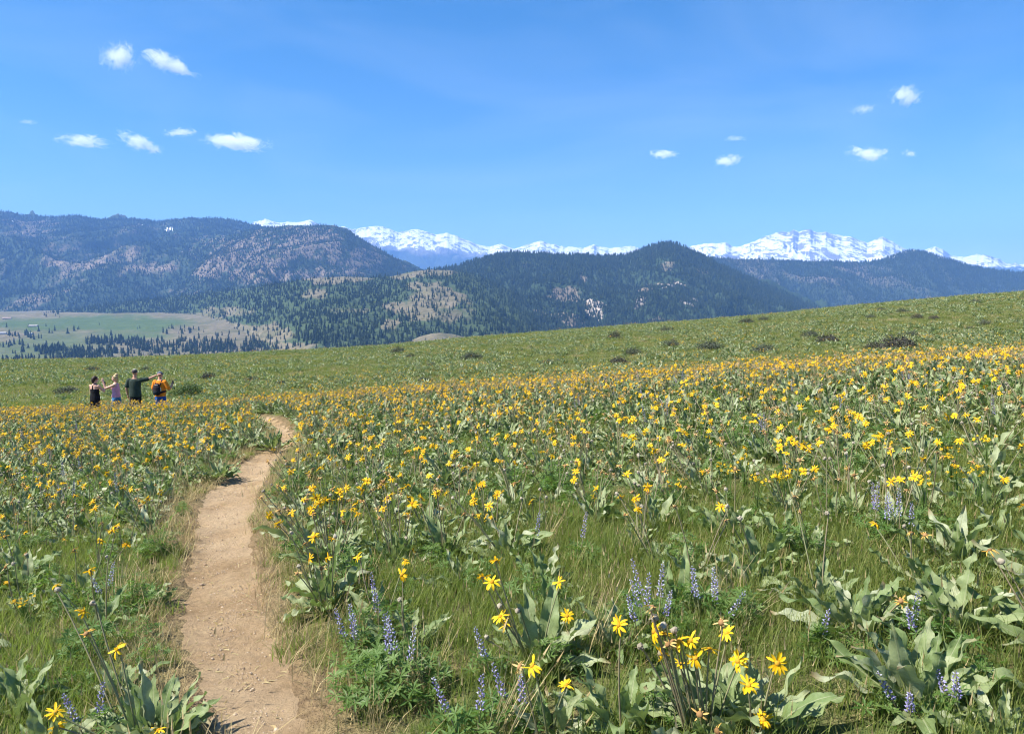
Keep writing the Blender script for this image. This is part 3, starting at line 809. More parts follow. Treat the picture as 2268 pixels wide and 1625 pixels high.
class MB:
    """collects pieces into one mesh"""
    def __init__(self): self.V = []; self.F = []; self.M = []; self.UV = []; self.T = []; self.mats = []; self.nv = 0
    def add(self, verts, faces, mat, mtx=None, uv=None, tone=0.0):
        v = np.asarray(verts, float)
        if mtx is not None:
            m = np.array(mtx); v = v @ m[:3, :3].T + m[:3, 3]
        if mat not in self.mats: self.mats.append(mat)
        k = self.mats.index(mat)
        self.V.append(v); n = self.nv
        for f in faces: self.F.append(tuple(n + i for i in f)); self.M.append(k)
        self.UV.append(np.zeros((len(v), 2)) if uv is None else uv); self.T.append(np.full(len(v), tone)); self.nv += len(v)
    def build(self, name, smooth=True):
        me = mesh_from(name, np.concatenate(self.V), self.F, self.mats, smooth, self.M, np.concatenate(self.UV))
        vattr(me, "tone", np.concatenate(self.T)); return me

def T(loc=(0, 0, 0), rot=(0, 0, 0), s=1.0):
    m = Matrix.Translation(loc) @ Euler(rot).to_matrix().to_4x4()
    return m @ (Matrix.Diagonal((s, s, s, 1)) if not hasattr(s, '__len__') else Matrix.Diagonal((*s, 1)))

# ------------------------------------------------------------------ leaves, flowers
def leaf_geo(seed, nl=9, nw=4, petiole=0.55, width=0.37, curl=None, fold=None, wave=None):
    """blade 1 long, pointing +Y, its face +Z; stalk starts at the origin"""
    r = random.Random(seed)
    curl = r.uniform(-0.25, 1.25) if curl is None else curl
    fold = r.uniform(0.15, 0.75) if fold is None else fold
    wave = r.uniform(0.04, 0.12) if wave is None else wave
    tw = r.uniform(-0.9, 0.9); ph = r.uniform(0, 6); fr = r.uniform(10, 20); side = r.uniform(-0.25, 0.25)
    W = width * r.uniform(0.75, 1.12)
    vs_ = np.concatenate([[0, .05], np.linspace(0.16, 1, nl - 1)])
    prof = np.interp(vs_, [0, .05, .16, .4, .65, .85, 1], [.62, .90, 1, .84, .57, .28, .02])
    cs = np.linspace(-1, 1, nw + 1)
    V = []; UV = []; y = petiole; z = 0.0; x = 0.0; prev = 0.0
    for i, v in enumerate(vs_):
        th = curl * v**1.3; dv = v - prev; prev = v
        y += dv * math.cos(th); z -= dv * math.sin(th); x += side * dv * v
        a = tw * v * 0.6
        nx, ny, nz = 0, math.sin(th), math.cos(th)         # leaf normal before twist
        for c in cs:
            hw = W * prof[i] * 0.5 * (1 + 0.06 * math.sin(fr * 1.7 * v + ph + 3 * c))
            d = c * hw * math.cos(fold * 0.7); e = abs(c) * hw * math.sin(fold * 0.7) + wave * math.sin(fr * v + ph + (1.3 if c > 0 else 0)) * c * c
            dx = d * math.cos(a); up = d * math.sin(a) + e
            back = -0.16 * abs(c) if i == 0 else 0
            V.append((x + dx, y + back + up * ny, z + up * nz)); UV.append((0.5 + c / 2, v))
    n = nw + 1; F = []
    for i in range(len(vs_) - 1):
        for j in range(nw): F.append((i * n + j, i * n + j + 1, (i + 1) * n + j + 1, (i + 1) * n + j))
    b = len(V); w = 0.016
    for yy, zz in ((0, 0), (petiole * .5, 0.012), (petiole + 0.04, 0.0)):
        V += [(-w, yy, zz), (w, yy, zz), (0, yy, zz - 1.6 * w)]; UV += [(.5, 0)] * 3
    for k in range(2):
        o = b + 3 * k
        for q in range(3): F.append((o + q, o + (q + 1) % 3, o + 3 + (q + 1) % 3, o + 3 + q))
    return np.array(V), F, np.array(UV)

def petals_geo(seed, state):
    """flower of radius 1 facing +Z"""
    r = random.Random(seed); V = []; F = []
    n = r.randint(11, 15) if state != 'faded' else r.randint(8, 12)
    for k in range(n):
        if state == 'fresh' and r.random() < 0.16: continue
        az = 2 * math.pi * (k + r.uniform(-.25, .25)) / n
        L = r.uniform(0.78, 1.05) if state == 'fresh' else r.uniform(0.45, 0.95)
        W = r.uniform(0.26, 0.36) if state == 'fresh' else r.uniform(0.10, 0.22)
        el = r.uniform(-0.45, 0.75) if state == 'fresh' else r.uniform(-0.9, 0.9)
        curl = r.uniform(-0.3, 1.2) if state == 'fresh' else r.uniform(-1.2, 2.0)
        tw = r.uniform(-.4, .4) if state == 'fresh' else r.uniform(-1.3, 1.3)
        rr = 0.24; zz = 0.0; b = len(V); pv = 0
        for v, w in ((0, .45), (.33, .95), (.7, 1.0), (1, .30)):
            th = el - curl * v; dv = (v - pv) * L; pv = v
            rr += dv * math.cos(th); zz += dv * math.sin(th)
            for c in (-1, 0, 1):
                hw = W * w * 0.5; a = tw * v
                ox = c * hw * math.cos(a); oz = c * hw * math.sin(a) + (-0.05 if c == 0 else 0.0)
                V.append((math.cos(az) * rr - math.sin(az) * ox, math.sin(az) * rr + math.cos(az) * ox, zz + oz))
        for i in range(3):
            for j in range(2):
                o = b + i * 3 + j; F.append((o, o + 1, o + 4, o + 3))
    return np.array(V), F

def dome_geo(rad, h, base=-0.08, seg=8, seed=0, rough=0.0):
    r = random.Random(seed); V = [(0, 0, base - 0.02)]; F = []
    rings = [(1.0, 0.0), (0.92, .5), (.6, .85)]
    for q, zz in rings:
        for j in range(seg):
            a = 2 * math.pi * j / seg; k = rad * q * (1 + r.uniform(-rough, rough))
            V.append((k * math.cos(a), k * math.sin(a), base + zz * h))
    V.append((0, 0, base + h)); top = len(V) - 1
    for j in range(seg):
        F.append((0, 1 + (j + 1) % seg, 1 + j))
        for i in range(2):
            o = 1 + i * seg; F.append((o + j, o + (j + 1) % seg, o + seg + (j + 1) % seg, o + seg + j))
        F.append((1 + 2 * seg + j, 1 + 2 * seg + (j + 1) % seg, top))
    return np.array(V), F

def calyx_geo(seed=0):
    V = [(0, 0, -0.42)]; F = []
    for j in range(7): V.append((0.10 * math.cos(j * .8976), 0.10 * math.sin(j * .8976), -0.40))
    for j in range(7): V.append((0.36 * math.cos(j * .8976), 0.36 * math.sin(j * .8976), -0.12))
    for j in range(7):
        F.append((1 + j, 1 + (j + 1) % 7, 8 + (j + 1) % 7, 8 + j)); F.append((0, 1 + (j + 1) % 7, 1 + j))
    return np.array(V), F

def seed_geo(seed):
    """shaggy round seed head of radius 1"""
    r = random.Random(seed); V = []; F = []
    bm = bmesh.new(); bmesh.ops.create_icosphere(bm, subdivisions=2, radius=0.46)
    for v in bm.verts: v.co *= r.uniform(0.78, 1.18); v.co.z = v.co.z * 0.85
    bm.verts.index_update()
    V = [tuple(v.co) for v in bm.verts]; F = [tuple(v.index for v in f.verts) for f in bm.faces]; bm.free()
    for k in range(7):
        a = r.uniform(0, 6.28); e = r.uniform(-.9, .2); b = len(V); q = r.uniform(.6, .85)
        d = Vector((math.cos(a) * math.cos(e), math.sin(a) * math.cos(e), math.sin(e))); s = Vector((-math.sin(a), math.cos(a), 0)) * 0.07
        V += [tuple(d * .4 - s), tuple(d * .4 + s), tuple(d * q)]; F.append((b, b + 1, b + 2))
    return np.array(V), F

def tube_geo(pts, r0, r1, sides=5):
    V = []; F = []; n = len(pts); pts = [Vector(p) for p in pts]
    for i, p in enumerate(pts):
        t = (pts[min(i + 1, n - 1)] - pts[max(i - 1, 0)]).normalized()
        a = t.cross(Vector((0.3, 1, 0.1))).normalized(); b = t.cross(a)
        rr = r0 + (r1 - r0) * i / (n - 1)
        for j in range(sides):
            q = 2 * math.pi * j / sides; V.append(tuple(p + (a * math.cos(q) + b * math.sin(q)) * rr))
    for i in range(n - 1):
        for j in range(sides): F.append((i * sides + j, i * sides + (j + 1) % sides, (i + 1) * sides + (j + 1) % sides, (i + 1) * sides + j))
    return np.array(V), F

def one(name, geo, mat, uv=None, smooth=True):
    b = MB(); b.add(geo[0], geo[1], mat, uv=uv); return b.build(name, smooth)

LEAF_GEO = [leaf_geo(300 + k, nl=11) for k in range(14)]
LEAF_MESH = [one("balsamroot_leaf_%d" % k, g, LEAF, g[2]) for k, g in enumerate(LEAF_GEO)]
LOW_LEAF_GEO = [leaf_geo(400 + k, nl=4, nw=2) for k in range(8)]
FRESH_GEO = [petals_geo(500 + k, 'fresh') for k in range(10)]
FADED_GEO = [petals_geo(520 + k, 'faded') for k in range(5)]
SEED_GEO = [seed_geo(540 + k) for k in range(3)]
DISC_GEO = dome_geo(0.30, 0.20, -0.06, 9, 1, .08); CALYX_GEO = calyx_geo()
FRESH_MESH = [one("flower_petals_%d" % k, g, FRESH) for k, g in enumerate(FRESH_GEO)]
FADED_MESH = [one("withered_petals_%d" % k, g, FADED) for k, g in enumerate(FADED_GEO)]
SEED_MESH = [one("seed_head_%d" % k, g, SEED, smooth=False) for k, g in enumerate(SEED_GEO)]
DISC_MESH = one("flower_disc", DISC_GEO, DISC); DISCD_MESH = one("withered_disc", dome_geo(0.36, 0.30, -0.1, 9, 2, .15), DISCD); CALYX_MESH = one("calyx", CALYX_GEO, STEM)

def face_rot(nrm):
    """rotation matrix turning +Z to nrm"""
    return Vector((0, 0, 1)).rotation_difference(Vector(nrm)).to_matrix().to_4x4()

def head_normal(r):
    v = Vector((r.gauss(-0.35, 0.45), r.gauss(-0.25, 0.5), r.uniform(0.25, 1.0)))
    return v.normalized()

def stem_points(base, head, r, nrm=None, n=6):
    base = Vector(base); head = Vector(head)
    h = (head - base); mid = base + h * 0.5 + Vector((0, 0, h.length * 0.06)) + Vector((r.uniform(-.02, .02), r.uniform(-.02, .02), 0))
    end = head - (Vector(nrm) * 0.014 if nrm is not None else Vector((0, 0, 0)))
    pts = []
    for i in range(n):
        t = i / (n - 1); pts.append(base * (1 - t)**2 + mid * 2 * t * (1 - t) + end * t * t)
    return pts

def leaf_specs(r, n, size, spread=1.0):
    out = []
    for k in range(n):
        f = k / max(1, n - 1)
        az = k * 2.39996 + r.uniform(-.4, .4)
        el = math.radians(r.uniform(16, 50) if f < 0.55 else r.uniform(48, 82))
        s = size * r.uniform(0.72, 1.15) * (1.0 if f < .75 else 0.85)
        off = 0.05 * spread * size / 0.3
        out.append((math.cos(az) * off * r.random(), math.sin(az) * off * r.random(), az, el, s, r.uniform(-.7, .7), r.randrange(14)))
    return out

def leaf_matrix(x, y, az, el, s, roll):
    return Matrix.Translation((x, y, -0.01)) @ Matrix.Rotation(az - math.pi / 2, 4, 'Z') @ Matrix.Rotation(el, 4, 'X') @ Matrix.Rotation(roll, 4, 'Y') @ Matrix.Scale(s, 4)

def merged_plant(name, seed, nleaf, nflower, size, mix=(.31, .47), low=False, leaves=True, flowers=True, hscale=1.0, fr=0.032):
    r = random.Random(seed); b = MB()
    if leaves:
        for (x, y, az, el, s, roll, k) in leaf_specs(r, nleaf, size):
            g = (LOW_LEAF_GEO if low else LEAF_GEO)[k % (8 if low else 14)]
            b.add(g[0], g[1], LEAF, leaf_matrix(x, y, az, el, s, roll), g[2], r.random())
    for k in range(nflower if flowers else 0):
        a = r.uniform(0, 6.28); d = r.uniform(0.02, 0.30) * size / 0.28
        h = r.uniform(0.30, 0.56) * hscale * (size / 0.28)**0.5
        head = (math.cos(a) * d - 0.25 * h * r.uniform(.2, 1.1), math.sin(a) * d, h)
        nrm = head_normal(r); q = r.random(); sz = fr * r.uniform(0.8, 1.15)
        sp = stem_points((math.cos(a) * .03, math.sin(a) * .03, 0), head, r, nrm, 3 if low else 5)
        tg = tube_geo(sp, 0.0042, 0.0028, 3); b.add(tg[0], tg[1], STEM, tone=r.random())
        m = Matrix.Translation(head) @ face_rot(nrm) @ Matrix.Rotation(r.uniform(0, 6), 4, 'Z') @ Matrix.Scale(sz, 4)
        t = r.random()
        if q < mix[0]: g = r.choice(FRESH_GEO); b.add(g[0], g[1], FRESH, m, tone=t); b.add(DISC_GEO[0], DISC_GEO[1], DISC, m, tone=t)
        elif q < mix[0] + mix[1]: g = r.choice(FADED_GEO); b.add(g[0], g[1], FADED, m, tone=t); b.add(DISC_GEO[0], DISC_GEO[1], DISCD, m, tone=t)
        else: g = r.choice(SEED_GEO); b.add(g[0], g[1], SEED, m @ Matrix.Scale(0.85, 4), tone=t)
    return b.build(name)

# ------------------------------------------------------------------ grass, forbs
def grass_mesh(name, seed, n, spread, h0, h1, w, mat, lean=0.5, heads=0):
    r = random.Random(seed); b = MB()
    for k in range(n):
        a = r.uniform(0, 6.28); d = spread * math.sqrt(r.random()); x, y = d * math.cos(a), d * math.sin(a)
        h = r.uniform(h0, h1); az = r.uniform(0, 6.28); ln = r.uniform(0.1, lean) * h; ww = w * r.uniform(.6, 1.3)
        cx, sx = math.cos(az), math.sin(az); px_, py_ = -sx * ww / 2, cx * ww / 2
        V = []
        for t, q in ((0, .8), (.45, 1), (.8, .6)):
            o = ln * t**1.8; z = h * (t - 0.12 * t**3 * (ln / h + .4))
            V += [(x + cx * o - px_ * q, y + sx * o - py_ * q, z - .01), (x + cx * o + px_ * q, y + sx * o + py_ * q, z - .01)]
        V.append((x + cx * ln, y + sx * ln, h * (0.92 - .1 * ln / h)))
        b.add(V, [(0, 1, 3, 2), (2, 3, 5, 4), (4, 5, 6)], mat, tone=r.random() * 0.6)
        if k < heads:
            p = V[-1]; hh = 0.05
            b.add([(p[0] - .004, p[1], p[2] - .02), (p[0] + .004, p[1], p[2] - .02), (p[0] + cx * .01, p[1] + sx * .01, p[2] + hh), (p[0], p[1] - .004, p[2]), (p[0], p[1] + .004, p[2])], [(0, 1, 2), (3, 4, 2)], DRYG, tone=r.random())
    return b.build(name)

def palmate(b, m, r, mat, n=7, L=0.045, W=0.010, tone=0.0):
    for k in range(n):
        a = 2 * math.pi * k / n + r.uniform(-.15, .15); l = L * r.uniform(.8, 1.15); up = r.uniform(.1, .5) * l
        c, s = math.cos(a), math.sin(a)
        V = [(0, 0, 0), (c * l * .5 - s * W / 2, s * l * .5 + c * W / 2, up * .6), (c * l, s * l, up * .7), (c * l * .5 + s * W / 2, s * l * .5 - c * W / 2, up * .6), (c * l * .5, s * l * .5, up * .45)]
        b.add(V, [(0, 4, 1), (1, 4, 2), (0, 3, 4), (3, 2, 4)], mat, m, tone=tone)

def forb_part(b, r, n, rad, h, mat, L=0.045, W=0.0105):
    for k in range(n):
        a = r.uniform(0, 6.28); d = rad * math.sqrt(r.random()); z = h * r.uniform(.35, 1.0) * (1.1 - 0.6 * d / rad)
        tl = r.uniform(-.6, .6); palmate(b, T((d * math.cos(a), d * math.sin(a), z), (tl, r.uniform(-.6, .6), r.uniform(0, 6))), r, mat, r.randint(5, 8), L * r.uniform(.7, 1.2), W, r.random() * .6)
        if k % 2 == 0:
            tg = tube_geo([(d * .3 * math.cos(a), d * .3 * math.sin(a), 0), (d * .8 * math.cos(a), d * .8 * math.sin(a), z * .6), (d * math.cos(a), d * math.sin(a), z)], .0022, .0012, 3)
            b.add(tg[0], tg[1], mat, tone=.1)

def forb_mesh(name, seed, n, rad, h, mat=None):
    b = MB(); forb_part(b, random.Random(seed), n, rad, h, mat or FORB); return b.build(name, False)

def spike_geo(b, r, base, top, pale=0.25, rad=0.015, florets=38):
    base = Vector(base); top = Vector(top); ax = (top - base)
    tg = tube_geo([base, (base + top) / 2 + Vector((.004, 0, 0)), top], .003, .0015, 4); b.add(tg[0], tg[1], STEM, tone=.2)
    s0 = 0.35
    for k in range(florets):
        t = s0 + (1 - s0) * (k + r.random()) / florets; q = (1 - (t - s0) / (1 - s0))
        rr = rad * (0.35 + 0.75 * q**.6); a = k * 2.4 + r.uniform(-.3, .3)
        c = base + ax * t + Vector((math.cos(a) * rr * .75, math.sin(a) * rr * .75, r.uniform(-.004, .004)))
        sz = 0.0074 * (0.55 + 0.6 * q**.5) * r.uniform(.8, 1.2)
        d = Vector((math.cos(a), math.sin(a), .35)) * sz; e = Vector((-math.sin(a), math.cos(a), 0)) * sz * .6; u = Vector((0, 0, 1)) * sz * .75
        V = [tuple(c - d * .4), tuple(c + e), tuple(c + d * 1.1 + u * .4), tuple(c - e), tuple(c + u * 1.2), tuple(c - u * .7)]
        b.add(V, [(0, 1, 4), (1, 2, 4), (2, 3, 4), (3, 0, 4), (1, 0, 5), (2, 1, 5), (3, 2, 5), (0, 3, 5)], LUPP if r.random() < pale else LUP, tone=r.random() * .7)
# ------------------------------------------------------------------ placing the plants
def zoom_px(ox, oy, sc): return lambda zx, zy: ((ox + zx / sc) / 1.62081, (oy + zy / sc) / 1.62081)
Z2 = zoom_px(900, 1700, 2.835); Z3 = zoom_px(1500, 2000, 2.7083); Z4 = zoom_px(2200, 2100, 3.0427); Z5 = zoom_px(2950, 1900, 2.2135)
Z6 = zoom_px(0, 1750, 2.954); Z8 = zoom_px(600, 1450, 4.062); Z9 = zoom_px(2376, 1000, 1.7446)

NHEAD = 0
def add_flower(root, base, head, kind, r, size=0.033, nrm=None):
    global NHEAD
    nrm = nrm or head_normal(r)
    sp = stem_points(base, head, r, nrm)
    st = link("flower_stem", one("flower_stem", tube_geo(sp, 0.0042, 0.0030, 5), STEM), root)
    me = r.choice(FRESH_MESH) if kind == 'f' else r.choice(FADED_MESH) if kind == 'd' else r.choice(SEED_MESH)
    f = link("flower" if kind != 's' else "seed_head", me, root)
    f.matrix_local = Matrix.Translation(head) @ face_rot(nrm) @ Matrix.Rotation(r.uniform(0, 6), 4, 'Z') @ Matrix.Scale(size * r.uniform(.9, 1.12) * (0.85 if kind == 's' else 1), 4)
    if kind != 's':
        link("flower_centre", DISC_MESH if kind == 'f' else DISCD_MESH, f)
        link("calyx", CALYX_MESH, f)
    NHEAD += 1

MARKS = []          # places one can find in the picture: (x, y, short phrase)
def hand_plant(label, base_px, size, nleaf, heads, seed, group=None, spread=1.0, base_y=None, short=''):
    r = random.Random(seed)
    x, y = ground_at(*base_px) if base_y is None else (float(ray(*base_px)[0]) * base_y, base_y)
    z = zg1(x, y)
    root = thing("balsamroot_plant", label, "plant", (x, y, z), 0, group)
    size *= 0.78; nleaf = int(nleaf * 1.5)
    for (lx, ly, az, el, s, roll, k) in leaf_specs(r, nleaf, size, spread):
        o = link("leaf", LEAF_MESH[k], root); o.matrix_local = leaf_matrix(lx, ly, az, el, s, roll)
    for (hx, hy, kind) in heads:
        u, t = ray(hx, hy); u = float(u); t = float(t)
        yy = y - 0.06 + r.uniform(-.10, .06)
        # keep the head within reach above the ground
        zz = EYE + t * yy; gz = z
        if zz - gz > 0.62: yy = max(1.2, (gz + 0.60 - EYE) / t) if t < 0 else yy
        if zz - gz < 0.14: yy = (gz + 0.16 - EYE) / t
        hd = Vector((u * yy - x, yy - y, EYE + t * yy - z))
        bx = hd.x * 0.25 + r.uniform(-.03, .03); by = hd.y * 0.25
        add_flower(root, (bx, by, zg1(x + bx, y + by) - z), hd, kind, r)
    HAND.append((x, y, size)); MARKS.append((x, y, short))
    return root

HAND = []
F_, D_, S_ = 'f', 'd', 's'
def H(zf, *lst): return [(*zf(a, b), k) for a, b, k in lst]

hand_plant("large balsamroot with crinkled dark leaves spilling over the left trail edge", (345, 1655), 0.27, 26,
           [(258, 1437, F_), (190, 1402, D_), (185, 1352, F_), (122, 1575, F_), (124, 1606, F_), (350, 1615, F_), (205, 1335, S_), (128, 1305, S_)], 1, spread=1.6, short="the crinkled plant at the lower left")
hand_plant("balsamroot with broad leaves and drooping yellow heads beside the purple lupine", Z2(780, 1400), 0.34, 16,
           H(Z2, (645, 640, F_), (600, 860, F_), (780, 855, F_), (470, 1010, D_), (720, 960, D_), (550, 710, D_), (415, 600, S_), (490, 940, S_), (860, 635, S_)), 32, short="the drooping yellow heads by the trail")
hand_plant("many-headed balsamroot with a bunch of yellow blooms leaning over the right trail edge", Z2(820, 960), 0.30, 20,
           H(Z2, (660, 240, F_), (750, 260, F_), (810, 265, F_), (905, 180, F_), (930, 390, F_), (1085, 400, F_), (1040, 350, F_), (415, 390, F_), (610, 370, F_), (280, 510, F_), (570, 260, D_), (690, 50, D_), (790, 530, D_), (290, 370, D_), (130, 175, S_), (345, 350, S_), (640, 375, S_), (700, 300, F_)), 3, spread=1.5, short="the bunch leaning over the right trail edge")
hand_plant("balsamroot with two stacked yellow blooms and one orange bloom lower on its right", Z2(1500, 960), 0.30, 20,
           H(Z2, (1590, 400, F_), (1640, 300, F_), (1640, 760, F_), (1390, 240, D_), (1320, 110, D_), (1350, 80, D_), (1310, 450, D_), (1580, 650, S_), (1600, 115, F_), (1180, 70, F_), (1130, 160, F_), (1480, 110, S_)), 4, spread=1.4, short="the two stacked yellow blooms")
hand_plant("balsamroot with round dark leaves and small withered orange heads", Z2(2000, 900), 0.29, 18,
           H(Z2, (1950, 350, D_), (1870, 150, D_), (1890, 200, F_), (2170, 405, D_), (1735, 320, D_), (1900, 55, S_)), 5, spread=1.3, short="the small withered orange heads")
hand_plant("balsamroot with curving stalks, grey seed heads and paired yellow blooms", Z3(1200, 1080), 0.30, 13,
           H(Z3, (720, 235, F_), (635, 190, F_), (760, 30, F_), (800, 570, F_), (850, 650, F_), (795, 470, S_), (970, 515, S_), (670, 770, S_), (1370, 240, F_), (1450, 565, F_)), 6, short="the curving stalks with seed heads")
hand_plant("balsamroot with one wide open twelve-petalled yellow bloom facing the path", Z3(1330, 1760), 0.24, 8,
           H(Z3, (1110, 1050, F_), (985, 1060, D_), (1440, 1235, F_)), 7, short="the wide open yellow bloom")
hand_plant("balsamroot with a tight bunch of tall yellow blooms on pale parallel stalks", Z4(1020, 1690), 0.30, 18,
           H(Z4, (445, 500, F_), (560, 520, F_), (725, 600, F_), (850, 595, F_), (530, 735, F_), (740, 850, F_), (900, 790, F_), (1060, 690, F_), (440, 240, D_), (650, 610, D_), (600, 640, D_), (950, 1410, D_), (460, 350, S_), (550, 440, S_), (670, 490, S_), (295, 660, S_), (1240, 515, F_), (1360, 820, F_), (1180, 400, D_)), 8, short="the tight tall yellow bunch")
hand_plant("balsamroot with broad wavy leaves and a single tall yellow bloom at its right", Z4(1480, 1720), 0.30, 15,
           H(Z4, (1800, 850, F_), (1480, 1085, F_), (1640, 1460, F_), (1140, 1590, D_)), 9, short="the single tall yellow bloom")
hand_plant("balsamroot with long upright pale leaves left of the tall yellow bunch", Z4(120, 1640), 0.32, 12, H(Z4, (60, 430, F_)), 10, short="the long upright pale leaves")
hand_plant("wide flowerless balsamroot rosette with pale spreading leaves over bare soil", Z5(760, 1440), 0.33, 20, [], 11, spread=1.7, short="the wide flowerless rosette")
hand_plant("balsamroot with upright pale leaves and one ragged yellow head low on its right", Z5(300, 860), 0.30, 17, H(Z5, (520, 565, D_), (625, 565, D_)), 12, spread=1.3, short="the ragged low yellow head")
hand_plant("flowerless balsamroot with pointed grey-green leaves right of the ragged yellow head", Z5(1090, 850), 0.30, 18, [], 13, spread=1.4, short="the pointed grey-green rosette")
hand_plant("small pale-leaved balsamroot cut off by the bottom right corner", Z5(1420, 1700), 0.20, 14, [], 14, short="the bottom right corner plant")
hand_plant("tall flowerless balsamroot clump with vertical grey leaves above the two pale rosettes", Z5(1090, 300), 0.28, 20, H(Z5, (820, 40, D_)), 15, spread=1.5, short="the vertical grey leaf clump")
hand_plant("balsamroot with flat silvery leaves at the left edge of the picture", Z6(380, 500), 0.26, 20, H(Z6, (265, 470, F_), (780, 415, F_), (745, 470, F_), (690, 545, F_), (10, 310, F_), (30, 470, F_), (15, 545, F_)), 16, spread=1.6, short="the flat silvery leaves at the left")
hand_plant("balsamroot with tall dark leaf blades standing at the far left", Z6(170, 1000), 0.30, 11, H(Z6, (90, 1000, F_), (270, 700, D_)), 17, short="the tall dark blades at the left")
hand_plant("balsamroot on two thin lone stalks over a bare patch left of the trail", Z6(1020, 960), 0.16, 7, H(Z6, (1000, 220, F_), (1080, 375, D_), (1080, 560, F_), (1340, 600, F_), (1220, 405, F_)), 18, short="the lone stalks over the bare patch")
hand_plant("low silvery balsamroot sprawling onto the left trail edge", Z6(1640, 1240), 0.17, 10, [], 19, short="the low silvery trail-edge plant")
hand_plant("dark-shaded balsamroot clump with glossy white-lit leaves by the left bank of the trail", Z6(1330, 330), 0.28, 22, [], 20, spread=1.7, short="the dark clump on the left bank")
hand_plant("dense dark balsamroot clump casting finger shadows across the trail bend", Z8(760, 1110), 0.30, 24, H(Z8, (140, 560, F_), (160, 590, F_), (650, 610, F_), (520, 540, F_), (410, 430, D_), (600, 490, F_)), 21, spread=1.8, short="the clump with finger shadows")
hand_plant("dense balsamroot clump overhanging the far bend of the trail", Z8(1560, 660), 0.30, 24, H(Z8, (990, 265, F_), (1080, 260, D_), (1200, 285, F_), (1250, 200, F_), (1490, 225, F_), (1035, 405, D_)), 22, spread=1.9, short="the clump at the far bend")

# ---- random positions over the meadow
def field_points(n, y0, y1, power=1.0, seed=1, umax=0.80):
    g = np.random.default_rng(seed)
    y = np.sqrt(g.random(n) * (y1**2 - y0**2) + y0**2) if power == 1.0 else y0 + (y1 - y0) * g.random(n)**power
    x = g.uniform(-1, 1, n) * (umax * y + 0.6 + 2.2 * np.clip((14 - y) / 10, 0, 1))
    return x, y

def thin(x, y, dmin):
    """drop points closer than dmin (grid hash)"""
    keep = []; cell = {}
    for i in range(len(x)):
        c = (int(x[i] // dmin), int(y[i] // dmin)); ok = True
        for a in (-1, 0, 1):
            for b_ in (-1, 0, 1):
                for j in cell.get((c[0] + a, c[1] + b_), ()):
                    if (x[i] - x[j])**2 + (y[i] - y[j])**2 < dmin * dmin: ok = False; break
                if not ok: break
            if not ok: break
        if ok: cell.setdefault(c, []).append(i); keep.append(i)
    return np.array(keep, int)

px_, py_ = field_points(31000, 2.6, 34, seed=3)
td = trail_dist(px_, py_)
PXs, PYs = project(px_, py_, zg(px_, py_))
grassy = ell(PXs, PYs, [(1750, 1480, 190, 190, 1), (1100, 1380, 130, 150, .9), (1500, 1230, 120, 40, .5), (880, 1450, 160, 170, 1), (2150, 1280, 90, 40, .5), (270, 1350, 170, 130, .9), (100, 1480, 160, 120, .9), (640, 1120, 60, 70, .8), (400, 1110, 40, 60, .8), (760, 1500, 120, 160, 1), (870, 1560, 150, 120, 1.3)])
dens = np.clip(0.85 + 0.9 * fbm(px_ / 1.6, py_ / 1.6, 3, 201), 0.05, 1.0) * (1 - np.clip(grassy * .82, 0, 1)) * sstep(0.12, 0.40, td)
for hx, hy, hs in HAND: dens = dens * sstep(0.25, 0.5, np.hypot(px_ - hx, py_ - hy))
dens *= np.interp(py_, [2.5, 5, 9, 14, 34], [0.5, 0.95, 1.0, 1.0, 1.0])
ok = RNG.random(len(px_)) < dens
px_, py_ = px_[ok], py_[ok]
k_ = thin(px_, py_, 0.325); px_, py_ = px_[k_], py_[k_]
pz_ = zg(px_, py_)
ppx, ppy = project(px_, py_, pz_ + 0.2)
inview = (ppx > -60) & (ppx < 2330) & (ppy < 1640)
order = [i for i in np.argsort(py_) if inview[i]]
N_SOLO = 278
solo = order[:N_SOLO]; SOLO_Y = py_[solo[-1]]
rest = np.setdiff1d(np.arange(len(px_)), solo)
LEAF_PART_Y = py_[solo[95]]

